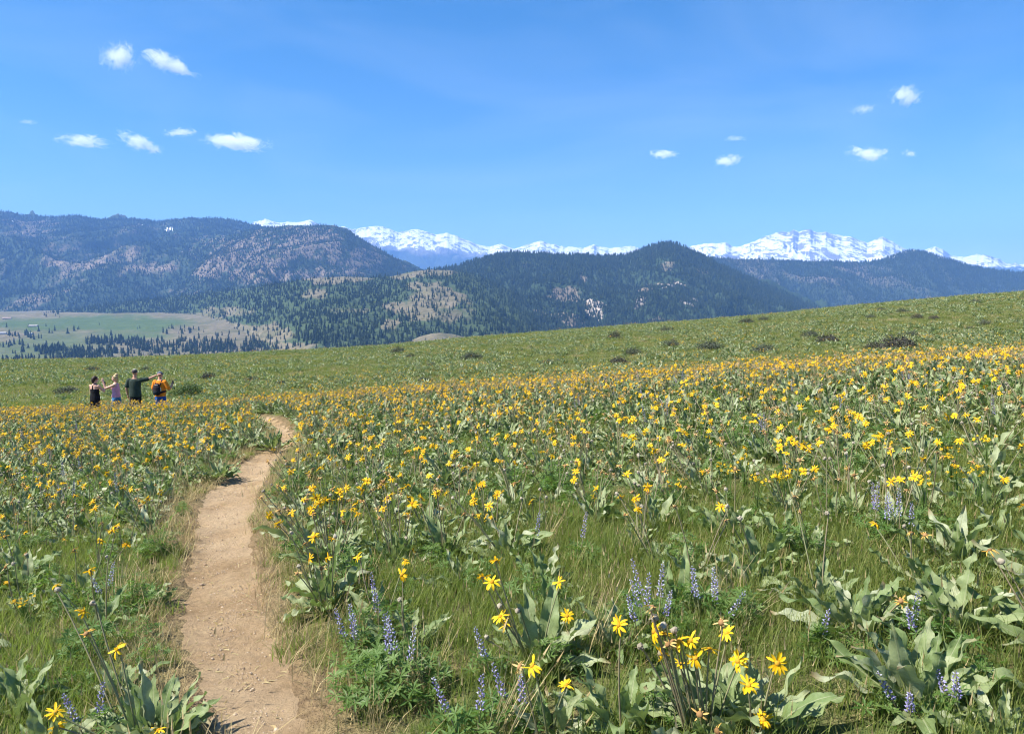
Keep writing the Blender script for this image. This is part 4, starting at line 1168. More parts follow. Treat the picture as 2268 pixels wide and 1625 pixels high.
SEEN = {}
MID_LEAVES = [merged_plant("balsamroot_leaves_%d" % k, 600 + k, 20 + 2 * k, 0, 0.27) for k in range(6)]
for k, i in enumerate(solo):
    r = random.Random(1000 + k); x, y, z = px_[i], py_[i], pz_[i]
    side = "trail" if trail_dist([x], [y])[0] < 0.9 else ("left" if ppx[i] < 520 else "right" if ppx[i] > 1650 else "mid")
    band = "near" if y < 5.2 else "far"
    lab = {"trail": "arrowleaf balsamroot growing close beside the dirt trail", "left": "arrowleaf balsamroot in the flower field left of the trail",
           "mid": "arrowleaf balsamroot in the bloom between the trail and the picture's middle", "right": "arrowleaf balsamroot in the flower field at the right side"}[side]
    lab += " in the foreground" if band == "near" else " a little farther back"
    if y < 10.5:                            # say where it stands by the nearest landmark plant
        j = min(range(len(MARKS)), key=lambda q: math.hypot(MARKS[q][0] - x, (MARKS[q][1] - y) * .8)); dx, dy = x - MARKS[j][0], y - MARKS[j][1]
        wh = ("right of" if dx > 0 else "left of") if abs(dx) > abs(dy) else ("behind" if dy > 0 else "in front of")
        c_ = SEEN.get((j, wh), 0); SEEN[(j, wh)] = c_ + 1
        if c_ < 3: lab = "arrowleaf balsamroot " + ("just ", "second farther ", "third farther ")[c_] + wh + " " + MARKS[j][2]
    sz = r.uniform(0.15, 0.235)
    root = thing("balsamroot_plant", lab, "plant", (x, y, z), r.uniform(-.6, .6), "balsamroot plants " + side + " " + band)
    if y <= LEAF_PART_Y:
        for (lx, ly, az, el, s, roll, q) in leaf_specs(r, r.randint(11, 17), sz):
            o = link("leaf", LEAF_MESH[q], root); o.matrix_local = leaf_matrix(lx, ly, az, el, s, roll)
    else:
        o = link("leaves", MID_LEAVES[r.randrange(6)], root, rot=(0, 0, r.uniform(0, 6.28)), scale=sz / 0.27); o["kind"] = "stuff"
    nf = r.choice([0, 0, 1, 2, 3]) if y < 5 else r.choice([2, 3, 4, 5, 6, 8])
    for q in range(nf):
        a = r.uniform(0, 6.28); d = r.uniform(.03, .3); h = r.uniform(.26, .50)
        hd = Vector((math.cos(a) * d - .28 * h * r.uniform(0, 1), math.sin(a) * d, h))
        if trail_dist([x + hd.x], [y + hd.y])[0] < 0: hd.x *= -0.3
        add_flower(root, (math.cos(a) * .03, math.sin(a) * .03, 0), hd, r.choices([F_, D_, S_], [.38, .40, .22])[0], r)

PLANT_KINDS = [merged_plant("balsamroot_kind_%d" % k, 640 + k, r_[0], r_[1], r_[2]) for k, r_ in enumerate([(22, 5, .24), (24, 8, .25), (20, 4, .22), (26, 11, .25), (20, 6, .21), (22, 9, .24), (18, 13, .22), (24, 2, .25)])]
nr = len(rest)
so = gn_scatter("balsamroot_field", np.stack([px_[rest], py_[rest], pz_[rest]], -1), np.stack([RNG.normal(0, .06, nr), RNG.normal(0, .06, nr), RNG.normal(0, .7, nr)], -1), RNG.uniform(.85, 1.2, nr), RNG.integers(0, 8, nr), PLANT_KINDS)
tag(so, "dense belt of yellow balsamroot flowers running across the meadow brow", "wildflowers", kind="stuff")

# far slope
fx, fy = field_points(30000, 32, 116, seed=5, umax=0.78)
fz = zg(fx, fy)
dn = np.clip(0.42 + 1.7 * fbm(fx / 11, fy / 11, 5, 203, .6), 0.04, 1)
ok = RNG.random(len(fx)) < dn
fx, fy, fz = fx[ok], fy[ok], fz[ok]
LOW_KINDS = [merged_plant("far_balsamroot_%d" % k, 680 + k, n1, n2, .33, low=True, mix=(.40, .50), fr=0.036) for k, (n1, n2) in enumerate([(15, 4), (17, 2), (14, 6), (18, 0), (16, 1), (12, 8), (18, 1), (16, 0)])]
nf_ = len(fx)
yel = fbm(fx / 14, fy / 14, 3, 207) + RNG.normal(0, .35, nf_)
kind = np.where(yel > np.interp(fy, [33, 45, 60, 100], [-.15, .1, .35, .6]), RNG.choice([0, 2, 5, 1], nf_), RNG.choice([3, 4, 6, 7, 1], nf_))
fo2 = gn_scatter("far_balsamroot", np.stack([fx, fy, fz], -1), np.stack([np.zeros(nf_), np.zeros(nf_), RNG.random(nf_) * 6.28], -1), RNG.uniform(.5, .95, nf_), kind, LOW_KINDS)
tag(fo2, "scattered balsamroot clumps and yellow dots on the far meadow slope", "wildflowers", kind="stuff")

# ---- grass
GR = [grass_mesh("grass_tuft_%d" % k, 700 + k, 42, .11, .08, .22, .0034, GRASS, .9) for k in range(4)] + [grass_mesh("grass_tuft_%d" % (4 + k), 710 + k, 40, .10, .10, .26, .0032, GRASS, .8, heads=2) for k in range(2)]
FARG = m_simple("slope_grass_blade", (0.125, 0.165, 0.040), (0.25, 0.26, 0.085), 0.40, (0.24, 0.30, 0.05), 0.5, 0.2, 3)
DG = [grass_mesh("dry_tuft_%d" % k, 720 + k, 34, .10, .05, .20, .0032, DRYG, 1.4) for k in range(3)]
DGT = [grass_mesh("tall_dry_tuft_%d" % k, 726 + k, 20, .08, .18, .40, .003, DRYG, .7, heads=6) for k in range(2)]
gx, gy = [], []
for (n, a, b_) in ((5600, 2.0, 6.5), (7400, 6.5, 15), (6500, 15, 34)):
    x_, y_ = field_points(n, a, b_, seed=int(a * 10)); gx.append(x_); gy.append(y_)
gx = np.concatenate(gx); gy = np.concatenate(gy); td = trail_dist(gx, gy)
n_ = fbm(gx / 1.1, gy / 1.1, 3, 211)
ok = (td > 0.03) & (RNG.random(len(gx)) < np.clip((.35 + .65 * sstep(0.0, .4, td)) * (0.95 + .9 * n_), 0.0, 1))
gx, gy, n_ = gx[ok], gy[ok], n_[ok]; td = td[ok]; gz = zg(gx, gy); ng_ = len(gx)
s_ = RNG.uniform(.65, 1.15, ng_) * (0.55 + .45 * sstep(0, .8, td)) * np.interp(gy, [4, 8, 20], [1, .85, .75])
wide = np.interp(gy, [2, 8, 20, 34], [1, 1.15, 1.7, 2.2])
g1 = gn_scatter("green_grass", np.stack([gx, gy, gz], -1), np.stack([RNG.normal(0, .1, ng_), RNG.normal(0, .1, ng_), RNG.random(ng_) * 6.28], -1), np.stack([s_ * wide, s_ * wide, s_], -1), RNG.integers(0, 6, ng_), GR)
tag(g1, "long green grass between the wildflowers", "grass", kind="stuff")
x_, y_ = field_points(18000, 2.0, 16, seed=91); td = trail_dist(x_, y_)
PXs, PYs = project(x_, y_, zg(x_, y_))
bare = ell(PXs, PYs, [(1640, 1400, 70, 60, 1), (1560, 1300, 60, 40, .7), (2190, 1500, 60, 70, .8), (900, 1580, 160, 80, 1), (620, 1450, 60, 120, 1), (390, 1180, 60, 40, .9), (1900, 1590, 70, 60, .8), (600, 1330, 40, 120, .9)])
pr = np.clip(0.9 * (1 - sstep(.1, .55, td)) * sstep(-.03, .05, td) + .8 * bare + .10, 0, 1)
ok = (td > -0.02) & (RNG.random(len(x_)) < pr)
x_, y_, td = x_[ok], y_[ok], td[ok]; n0 = len(x_); tall = (RNG.random(n0) < .18) & (td > .1)
edge = (RNG.random(n0) < .35) & ~tall
g2 = gn_scatter("dry_grass", np.stack([x_, y_, zg(x_, y_)], -1), np.stack([RNG.normal(0, .15, n0), RNG.normal(0, .15, n0), RNG.random(n0) * 6.28], -1), RNG.uniform(.6, 1.2, n0), np.where(tall, RNG.integers(3, 5, n0), np.where(edge, 5, RNG.integers(0, 3, n0))), DG + DGT + [grass_mesh("edge_tuft", 733, 34, .09, .04, .13, .0034, GRASS, 1.2)])
tag(g2, "short straw coloured dry grass along the trail edges and bare patches", "grass", kind="stuff")
# coarse grass on the far slope
FG = [grass_mesh("far_tuft_%d" % k, 740 + k, 40, .35, .08, .22, .011, FARG, .9) for k in range(3)] + [grass_mesh("far_dry_tuft", 745, 30, .35, .10, .26, .010, DRYG, .9)]
x_, y_ = field_points(42000, 31, 118, seed=97, umax=.78); n0 = len(x_)
kk = np.where(RNG.random(n0) < .10 + .15 * sstep(.0, .5, fbm(x_ / 7, y_ / 7, 3, 213)), 3, RNG.integers(0, 3, n0))
g3 = gn_scatter("hillside_grass", np.stack([x_, y_, zg(x_, y_)], -1), np.stack([np.zeros(n0), np.zeros(n0), RNG.random(n0) * 6.28], -1), RNG.uniform(.8, 1.5, n0), kk, FG)
tag(g3, "green and straw grass covering the far meadow slope", "grass", kind="stuff")

# ---- leafy forbs
FK = [forb_mesh("leafy_forb_%d" % k, 760 + k, 42, .15, .24) for k in range(4)]
x_, y_ = field_points(4700, 2.2, 24, seed=101); td = trail_dist(x_, y_)
PXs, PYs = project(x_, y_, zg(x_, y_))
fb = ell(PXs, PYs, [(860, 1430, 130, 120, 1), (150, 1420, 220, 160, 1), (1620, 1360, 120, 80, .8), (1280, 1110, 70, 50, 1), (1500, 1350, 120, 100, .7), (1750, 1340, 100, 60, .8), (330, 1240, 120, 120, .7)])
ok = (td > .12) & (RNG.random(len(x_)) < np.clip(.32 + .8 * fbm(x_ / 2, y_ / 2, 3, 217) + fb, 0, 1))
x_, y_ = x_[ok], y_[ok]; n0 = len(x_)
g4 = gn_scatter("leafy_forbs", np.stack([x_, y_, zg(x_, y_)], -1), np.stack([RNG.normal(0, .1, n0), RNG.normal(0, .1, n0), RNG.random(n0) * 6.28], -1), RNG.uniform(.6, 1.15, n0), RNG.integers(0, 4, n0), FK)
tag(g4, "low green forbs with fingered leaves among the grass", "ground cover", kind="stuff")
# ------------------------------------------------------------------ lupines
def lupine(label, px, py, seed, h=0.36, spikes=3, pale=0.25, rad=0.13, group=None, at=None, leaves=22, spread=0.10):
    r = random.Random(seed)
    x, y = at if at is not None else ground_at(px, py)
    root = thing("lupine_plant", label, "plant", (x, y, zg1(x, y)), 0, group)
    b = MB(); forb_part(b, r, leaves, rad, h * 0.62, FORB, 0.05, 0.012); link("foliage", b.build("lupine_foliage", False), root)["kind"] = "stuff"
    for k in range(spikes):
        a = r.uniform(0, 6.28); d = spread * (0 if k == 0 else r.uniform(.4, 1)); b = MB(); hh = h * (1 if k == 0 else r.uniform(.7, 1.0))
        spike_geo(b, r, (d * math.cos(a) * .6, d * math.sin(a) * .6, hh * .25), (d * math.cos(a) + r.uniform(-.10, .05), d * math.sin(a) + r.uniform(-.03, .03), hh), pale)
        link("flower_spike", b.build("flower_spike", False), root)

lupine("tall violet lupine spike beside the broad balsamroot leaves near the trail", 845, 1435, 1, .42, 2, .35, .22, spread=.05, leaves=60)
lupine("pale violet lupine leaning over the straw at the right trail margin", 790, 1480, 2, .34, 3, .5, .16)
lupine("bushy green lupine with faint pale spikes above the dark hollow by the trail", 870, 1545, 3, .40, 4, .6, .27, leaves=190, spread=.2)
lupine("slanting bright purple lupine spike at the bottom edge", 1010, 1660, 4, .30, 1, .35, .12)
lupine("upright purple lupine just right of the slanting purple spike", 1060, 1655, 5, .30, 1, .25, .12)
lupine("purple lupine pair below the withered yellow head near the bottom edge", 1130, 1620, 6, .30, 2, .2, .14)
lupine("slim pale blue lupine left of the dried seed heads", 1085, 1530, 7, .30, 1, .5, .10)
lupine("slim lupine spike in the grass gap behind the paired yellow blooms", 1185, 1240, 8, .36, 1, .2, .10)
lupine("blue lupine spike standing alone in the grass gap", 1285, 1250, 9, .38, 1, .2, .10)
lupine("cloud of pale lilac lupines above the yellow bunch", 1430, 1420, 10, .36, 6, .6, .24, leaves=40, spread=.24)
lupine("pale lilac lupines beside the bare soil patch right of the yellow bunch", 1550, 1400, 11, .34, 5, .65, .22, leaves=36, spread=.22)
lupine("blue lupine among the dark leaves right of the middle", 1935, 1200, 12, .40, 2, .2, .12)
lupine("faint grey lilac lupines above the tall vertical leaves", 1990, 1210, 13, .38, 4, .6, .2, spread=.2)
lupine("small lilac lupine between the two pale rosettes", 2020, 1440, 14, .26, 2, .4, .10)
lupine("small violet lupine in the open grass left of the big pale rosette", 1812, 1460, 15, .24, 1, .3, .08)
lupine("violet lupine at the foot of the big pale rosette", 1990, 1610, 16, .22, 2, .2, .12)
lupine("blue lupine right of the big pale rosette's foot", 2120, 1610, 17, .22, 2, .35, .14)
lupine("grey lupine spike over the crinkled leaves at the lower left", 215, 1650, 18, .30, 2, .5, .12)
lupine("dusty lupine spike over the bare patch left of the trail", 240, 1350, 19, .32, 2, .7, .12)
n_l = 0; g_ = np.random.default_rng(55)
while n_l < 54:
    yy = float(5.5 + 15 * g_.random()**0.8); uu = float(g_.uniform(-.68, .70)); xx = uu * yy
    if trail_dist([xx], [yy])[0] < .35: continue
    lupine("violet lupine dotted through the yellow flower field beyond the foreground", 0, 0, 100 + n_l, .36 + .12 * g_.random(), 1 + int(g_.integers(0, 2)), .25, .12, "lupines in the flower field", (xx, yy), 10)
    n_l += 1

# ------------------------------------------------------------------ small yellow groundsel clusters
def groundsel(label, px, py, seed, h=.30, n=14, group=None):
    r = random.Random(seed); x, y = ground_at(px, py)
    root = thing("groundsel_plant", label, "plant", (x, y, zg1(x, y)), 0, group)
    b = MB(); heads = []
    for k in range(n):
        a = r.uniform(0, 6.28); d = r.uniform(0, .09); p = Vector((d * math.cos(a) - .03, d * math.sin(a), h * r.uniform(.82, 1.05))); heads.append(p)
        tg = tube_geo([(0, 0, 0), (p.x * .4, p.y * .4, h * .6), p], .0025, .0012, 3); b.add(tg[0], tg[1], FORB, tone=r.random() * .5)
    forb_part(b, r, 8, .06, h * .5, FORB); link("stems", b.build("groundsel_stems", False), root)
    for k, p in enumerate(heads):
        f = link("flower", FRESH_MESH[k % 10], root); f.matrix_local = Matrix.Translation(p) @ face_rot(head_normal(r)) @ Matrix.Scale(.011 * r.uniform(.8, 1.3), 4)
groundsel("cluster of tiny yellow groundsel flowers at the left edge below the silvery leaves", 60, 1395, 1, .22)
groundsel("small yellow groundsel sprig beside the round dark leaves", 1083, 1225, 2, .30)
for k, (a, b_) in enumerate([(1810, 1165), (1850, 1310), (1990, 1315), (780, 1290), (430, 1250), (520, 1180), (1330, 1050), (750, 1080), (2030, 1050), (1430, 1075), (1640, 1360), (600, 1330), (120, 1340), (1180, 900), (260, 880)]):
    qx, qy = Z9(a, b_); groundsel("small yellow groundsel cluster between the balsamroots on the right", qx, qy + 62, 20 + k, .34, 14, "groundsel clusters on the right")

# ------------------------------------------------------------------ sagebrush and bushes
def bush_mesh(name, seed, leafm, dark=0.5, n=420):
    r = random.Random(seed); tb = MB(); lb = MB()
    for k in range(44):
        a = r.uniform(0, 6.28); e = r.uniform(.25, 1.45); L = r.uniform(.5, 1.0)
        d = Vector((math.cos(a) * math.cos(e), math.sin(a) * math.cos(e), math.sin(e) * .8))
        tg = tube_geo([(0, 0, -.05), d * L * .5 + Vector((r.uniform(-.06, .06), r.uniform(-.06, .06), .05)), d * L], .018, .006, 3); tb.add(tg[0], tg[1], TWIG, tone=r.random())
    for k in range(n):
        a = r.uniform(0, 6.28); e = math.asin(r.random()); q = (.55 + .5 * r.random()) * (1 + .15 * math.sin(3 * a + seed))
        c = Vector((math.cos(a) * math.cos(e), math.sin(a) * math.cos(e), math.sin(e) * .8)) * q
        s = r.uniform(.04, .10); m = T(c, (r.uniform(0, 6), r.uniform(0, 6), r.uniform(0, 6)), s)
        lb.add([(-.4, 0, 0), (0, -.9, .2), (.4, 0, 0), (0, .9, .2)], [(0, 1, 2, 3)], leafm, m, tone=r.random())
    return tb.build(name + "_twigs"), lb.build(name + "_leaves", False)
SAGES = [bush_mesh("sagebrush_%d" % k, 900 + k, SAGE, n=n) for k, n in enumerate((1300, 1000, 800))]
DEADS = [bush_mesh("dark_sagebrush_%d" % k, 910 + k, TWIG, n=n) for k, n in enumerate((1100, 850))]
GREENB = [bush_mesh("green_bush_%d" % k, 920 + k, BUSHG, n=1300) for k in range(2)]
def bush(name, label, px, py, wpx, kinds, k, hratio=.75, group=None, at=None):
    x, y = at if at is not None else ground_at(px, py, zg_smooth)
    rad = wpx / FPX * y / 2
    root = thing(name, label, "bush", (x, y, zg1(x, y)), random.uniform(0, 6), group)
    root.scale = (rad * .92, rad * .92, rad * hratio * 1.55)
    tm, lm = kinds[k % len(kinds)]; link("branches", tm, root); link("leaves", lm, root)["kind"] = "stuff"
bush("sagebrush", "largest dark twiggy sagebrush on the upper right slope", 1990, 772, 86, DEADS, 0, .55)
bush("sagebrush", "dark low sagebrush left of the largest dark bush", 1935, 772, 44, DEADS, 1, .6)
bush("sagebrush", "dark sagebrush mound upslope between the middle and the largest dark bush", 1834, 758, 58, DEADS, 0, .55)
bush("sagebrush", "small grey sagebrush just left of the upslope dark mound", 1795, 747, 40, SAGES, 0, .6)
bush("sagebrush", "small dark sagebrush high on the right slope", 2032, 706, 30, DEADS, 1, .6)
bush("sagebrush", "second small dark sagebrush high on the right slope, nearer the edge", 2070, 708, 26, DEADS, 0, .6)
bush("sagebrush", "grey green sagebrush pair member left of the largest bush, lower on the slope", 1692, 782, 64, SAGES, 1, .55)
bush("sagebrush", "grey sagebrush mound lower on the middle slope", 1572, 776, 66, SAGES, 0, .5)
bush("sagebrush", "dark grey sagebrush in the middle of the slope", 1487, 768, 46, SAGES, 2, .6)
bush("sagebrush", "ragged dark sagebrush below the slope's skyline near the middle", 1361, 752, 36, DEADS, 1, .8)
bush("sagebrush", "low dark sagebrush at the near foot of the middle slope", 1372, 806, 52, DEADS, 0, .5)
bush("sagebrush", "grey sagebrush on the skyline side left of the middle", 882, 783, 40, SAGES, 1, .6)
bush("sagebrush", "bluish grey sagebrush between the dome hill and the middle", 1044, 795, 56, SAGES, 0, .5)
bush("sagebrush", "grey sagebrush beneath the dark middle bushes", 1402, 786, 50, SAGES, 2, .5)
bush("sagebrush", "low grey sagebrush left of the hikers", 150, 870, 60, SAGES, 0, .4)
bush("sagebrush", "pale grey sagebrush behind the man in the green shirt", 322, 822, 30, SAGES, 1, .5)
bush("sagebrush", "dark sagebrush right of the hikers on the slope", 462, 838, 40, DEADS, 1, .6)
bush("sagebrush", "small grey sagebrush above the slope near the right edge", 2180, 720, 34, SAGES, 2, .6)
bush("sagebrush", "grey sagebrush on the skyline of the right slope", 1654, 716, 40, SAGES, 0, .5)
bush("green_bush", "dark green leafy bush just right of the man in orange", 418, 880, 84, GREENB, 0, .55)
bush("green_bush", "dark green leafy bush standing in the flower belt near the middle", 1365, 905, 60, GREENB, 1, .9)
for k in range(16):
    yy = random.uniform(45, 95); uu = random.uniform(-.62, .66)
    bush("sagebrush", "small faint grey sagebrush scattered over the far green slope", 0, 0, random.uniform(22, 42), SAGES, k, .55, "faint sagebrush on the slope", (uu * yy, yy))

# ------------------------------------------------------------------ stones on the trail
def stone_mesh(k):
    r = random.Random(950 + k); bm = bmesh.new(); bmesh.ops.create_icosphere(bm, subdivisions=1, radius=1)
    for v in bm.verts: v.co = Vector((v.co.x * r.uniform(.7, 1.2), v.co.y * r.uniform(.6, 1.0), v.co.z * r.uniform(.4, .7)))
    me = bpy.data.meshes.new("stone_%d" % k); bm.to_mesh(me); bm.free(); me.materials.append(STONE); return me
STONE = m_simple("trail_stone", (0.30, 0.22, 0.15), (0.52, 0.41, 0.29), 0, None, .9, .1, 60)
STONES = [stone_mesh(k) for k in range(5)]
g_ = np.random.default_rng(77); sp_ = []
idx = np.where((TY > 2.3) & (TY < 12))[0]
n0 = 3200; j = g_.choice(idx, n0); o_ = g_.normal(0, .5, n0).clip(-1.1, 1.1) * TWD[j] / 2
x_ = TX[j] + o_; y_ = TY[j] + g_.uniform(-.05, .05, n0)
s_ = .0035 + .006 * g_.random(n0)**3
gr = gn_scatter("trail_gravel", np.stack([x_, y_, zg(x_, y_) - .012 - .03 * (1 - (o_ / (TWD[j] / 2 + .1))**2) + s_ * .2], -1), g_.random((n0, 3)) * .6, s_, g_.integers(0, 5, n0), STONES)
tag(gr, "fine gravel and grit strewn over the dirt trail", "gravel", kind="stuff")
# dead grass and leaf scraps blown onto the path
def scrap_mesh(k):
    r = random.Random(970 + k); b = MB(); L = r.uniform(.02, .06); w = r.uniform(.0015, .006)
    b.add([(-w, 0, .001), (w, 0, .001), (w * .9 + .004, L * .5, .004), (-w * .9 + .004, L * .5, .003), (.001, L, .001)], [(0, 1, 2, 3), (3, 2, 4)], DRYG, tone=r.random()); return b.build("scrap_%d" % k)
n0 = 700; j = g_.choice(idx, n0); o_ = g_.choice([-1, 1], n0) * g_.random(n0)**.6 * TWD[j] / 2 * 1.05; x_ = TX[j] + o_; y_ = TY[j] + g_.uniform(-.05, .05, n0)
lt = gn_scatter("trail_litter", np.stack([x_, y_, zg(x_, y_) - .010 - .03 * (1 - (o_ / (TWD[j] / 2 + .1))**2)], -1), np.stack([g_.normal(0, .12, n0), g_.normal(0, .12, n0), g_.random(n0) * 6.28], -1), g_.uniform(.6, 1.2, n0), g_.integers(0, 5, n0), [scrap_mesh(k) for k in range(5)])
tag(lt, "dead grass scraps littering the dirt trail", "litter", kind="stuff")
for k, (a, b_, s) in enumerate([(447, 1284, .018), (432, 1272, .012), (492, 1330, .013), (470, 1445, .012), (520, 1560, .014), (612, 1598, .016), (455, 1240, .012), (520, 1180, .010), (560, 1505, .011), (480, 1120, .012), (405, 1495, .014), (588, 1440, .010)]):
    x, y = ground_at(a, b_); jj = int(np.argmin((TX - x)**2 + (TY - y)**2)); w_ = min(1, np.hypot(TX[jj] - x, TY[jj] - y) / (TWD[jj] / 2 + .1))
    o = link("stone", STONES[k % 5], None, (x, y, zg1(x, y) - .012 - .03 * (1 - w_**2) + s * .25), (0, 0, k), s)
    tag(o, "small tan stone lying loose on the dirt trail", "stone", "stones on the trail")

# ------------------------------------------------------------------ clouds
def cloud_material(name, dens):
    b = NT(name)
    tc = b.n("ShaderNodeTexCoord"); oi = b.n("ShaderNodeObjectInfo")
    vl = b.n("ShaderNodeVectorMath", _operation='LENGTH'); b.l(tc.outputs["Object"], vl.inputs[0])
    off = b.n("ShaderNodeVectorMath", _operation='MULTIPLY_ADD'); off.inputs[1].default_value = (0.0011, 0.0013, 0.0017)
    b.l(oi.outputs["Location"], off.inputs[0]); b.l(tc.outputs["Object"], off.inputs[2])
    mp = b.n("ShaderNodeMapping"); mp.inputs["Scale"].default_value = (2.6, 1.6, 1.25); b.l(off.outputs[0], mp.inputs[0])
    n = b.noise(1.2, 6, 0.68, mp.outputs[0], 0.7)
    v = b.math('ADD', b.math('SUBTRACT', 1.0, b.math('MULTIPLY', vl.outputs["Value"], 1.55)), b.math('MULTIPLY', b.math('SUBTRACT', n, 0.5), 4.0))
    d = b.math('MULTIPLY', b.mrange(v, 0.05, 0.9, 0, 1), dens)
    pv = b.n("ShaderNodeVolumePrincipled"); pv.inputs["Color"].default_value = (1, 1, 1, 1); pv.inputs["Anisotropy"].default_value = 0.0
    b.l(d, pv.inputs["Density"]); b.l(pv.outputs[0], b.out.inputs["Volume"])
    return b.m
CLOUD = cloud_material("cloud_vapour", 0.010); WISP = cloud_material("thin_cloud_vapour", 0.0035)
bm = bmesh.new(); bmesh.ops.create_icosphere(bm, subdivisions=3, radius=1.0)
CLOUD_ME = bpy.data.meshes.new("cloud"); bm.to_mesh(CLOUD_ME); CLOUD_ME.materials.append(CLOUD); WISP_ME = CLOUD_ME.copy(); WISP_ME.materials[0] = WISP; bm.free()
def cloud(label, cx, cy_, w, h, tilt=0.0, wisp=False, z=3000):
    u, t = ray(cx, cy_); u = float(u); t = float(t); y = (z - EYE) / t
    k = y / FPX
    o = link("cloud", WISP_ME if wisp else CLOUD_ME, None, (u * y, y, z), (0, math.radians(tilt), 0), (w * k * .64, w * k * .42, h * k * .66))
    tag(o, label, "cloud")
cloud("puffy white cloud highest on the left", 262, 126, 84, 60)
cloud("ragged white cloud trailing right of the highest puffy cloud", 372, 140, 120, 40, 22)
cloud("flat white cloud leftmost of the lower row", 188, 313, 118, 28, 4)
cloud("slanting white cloud second in the lower left row", 306, 315, 104, 34, 24)
cloud("thin small cloud above the gap in the lower left row", 402, 293, 74, 16, -4)
cloud("widest white cloud at the end of the lower left row", 523, 316, 146, 38, 2)
cloud("faint wisp of cloud near the left edge", 62, 270, 50, 12, 0, True)
cloud("single puffy cloud highest on the right", 2008, 212, 76, 44, 14)
cloud("faint wisp left of the highest cloud on the right", 1912, 242, 70, 22, 0, True)
cloud("small flat white cloud leftmost of the right hand row", 1470, 342, 66, 18, 3)
cloud("small white cloud second of the right hand row, bulging at its right end", 1610, 356, 66, 24, -8)
cloud("wide white cloud tapering to the right in the right hand row", 1921, 341, 98, 28, 8)
cloud("tiny white cloud rightmost of the right hand row", 2015, 340, 34, 16, 10)
cloud("faint tiny wisp above the right hand row", 1627, 307, 54, 12, 0, True)
# ------------------------------------------------------------------ four hikers
def flat(name, col, rough=.85, spec=.15, noise=(0.8, 1.15), sc=14):
    b = NT(name)
    c = b.mix(1.0, col, b.ramp(b.noise(sc, 4, .6, b.objcoord()), [(.3, (noise[0],) * 3), (.7, (noise[1],) * 3)]), 'MULTIPLY')
    return b.done(b.principled(c, rough, spec, b.bump(b.noise(18, 3, .5, b.objcoord()), .4, .01)))
SKIN = flat("skin", (.52, .27, .18), .55, .3, (.92, 1.06)); SKIN2 = flat("fair_skin", (.62, .36, .26), .55, .3, (.92, 1.06))

class Blob:
    """a soft body part: lofted rings and tapered limbs fused by a remesh"""
    def __init__(self): self.bm = bmesh.new()
    def ball(self, c, rx, ry=None, rz=None, rot=None):
        ry = ry or rx; rz = rz or rx
        m = Matrix.Translation(c) @ (rot if rot is not None else Matrix.Identity(4)) @ Matrix.Diagonal((rx, ry, rz, 1))
        bmesh.ops.create_icosphere(self.bm, subdivisions=3, radius=1, matrix=m); return self
    def limb(self, *pr):
        pr = [(Vector(p), r) for p, r in pr]
        for (a, ra), (b, rb) in zip(pr[:-1], pr[1:]):
            d = b - a; n = max(2, int(d.length / (min(ra, rb) * .55)) + 1)
            m = Matrix.Translation((a + b) / 2) @ d.to_track_quat('Z', 'Y').to_matrix().to_4x4()
            bmesh.ops.create_cone(self.bm, cap_ends=True, segments=14, radius1=ra, radius2=rb, depth=d.length, matrix=m)
        for p, r in pr: bmesh.ops.create_icosphere(self.bm, subdivisions=2, radius=r, matrix=Matrix.Translation(p))
        return self
    def loft(self, rings):
        """rings: (centre, rx, ry)"""
        prev = None; seg = 20
        for i, (c, rx, ry) in enumerate(rings):
            vs_ = [self.bm.verts.new((c[0] + rx * math.cos(2 * math.pi * j / seg), c[1] + ry * math.sin(2 * math.pi * j / seg), c[2])) for j in range(seg)]
            if prev:
                for j in range(seg): self.bm.faces.new((prev[j], prev[(j + 1) % seg], vs_[(j + 1) % seg], vs_[j]))
            else: self.bm.faces.new(vs_[::-1])
            prev = vs_
        self.bm.faces.new(prev); return self
    def build(self, name, mat, parent, voxel=.011, smooth=3):
        me = bpy.data.meshes.new(name); self.bm.to_mesh(me); self.bm.free(); me.materials.append(mat)
        o = link(name, me, parent)
        r = o.modifiers.new("fuse", 'REMESH'); r.mode = 'VOXEL'; r.voxel_size = voxel; r.use_smooth_shade = True
        s = o.modifiers.new("soft", 'SMOOTH'); s.factor = .5; s.iterations = smooth
        return o

def hand(bl, wrist, d, up, curl=.35, s=1.0):
    """palm and five fingers; d: pointing direction, up: back of the hand"""
    d = Vector(d).normalized(); up = Vector(up).normalized(); side = d.cross(up).normalized(); w = Vector(wrist)
    bl.ball(w + d * .045 * s, .042 * s, .016 * s, .050 * s, Matrix(((side.x, up.x, d.x, 0), (side.y, up.y, d.y, 0), (side.z, up.z, d.z, 0), (0, 0, 0, 1))))
    for k, (o, L) in enumerate(((-.030, .066), (-.010, .078), (.010, .073), (.030, .058))):
        b = w + d * .085 * s + side * o * s
        m = b + (d * math.cos(curl) - up * math.sin(curl)) * L * .55 * s
        e = m + (d * math.cos(curl * 2.4) - up * math.sin(curl * 2.4)) * L * .5 * s
        bl.limb((w + d * .06 * s + side * o * .8 * s, .0105 * s), (b, .0105 * s), (m, .0095 * s), (e, .0082 * s))
    t0 = w + d * .025 * s - side * .030 * s
    bl.limb((t0, .013 * s), (t0 + (d * .6 - side * .75) * .045 * s, .012 * s), (t0 + (d * .95 - side * .75 - up * .2) * .070 * s, .010 * s))

def solve_depth(px, py_top, height):
    u, t = ray(px, py_top); u = float(u); t = float(t); best = None
    for y in np.arange(19.5, 30, .05):
        e = zg1(u * y, y) + height - (EYE + t * y)
        if best is None or abs(e) < best[0]: best = (abs(e), y)
    y = best[1]; return u * y, y, zg1(u * y, y)

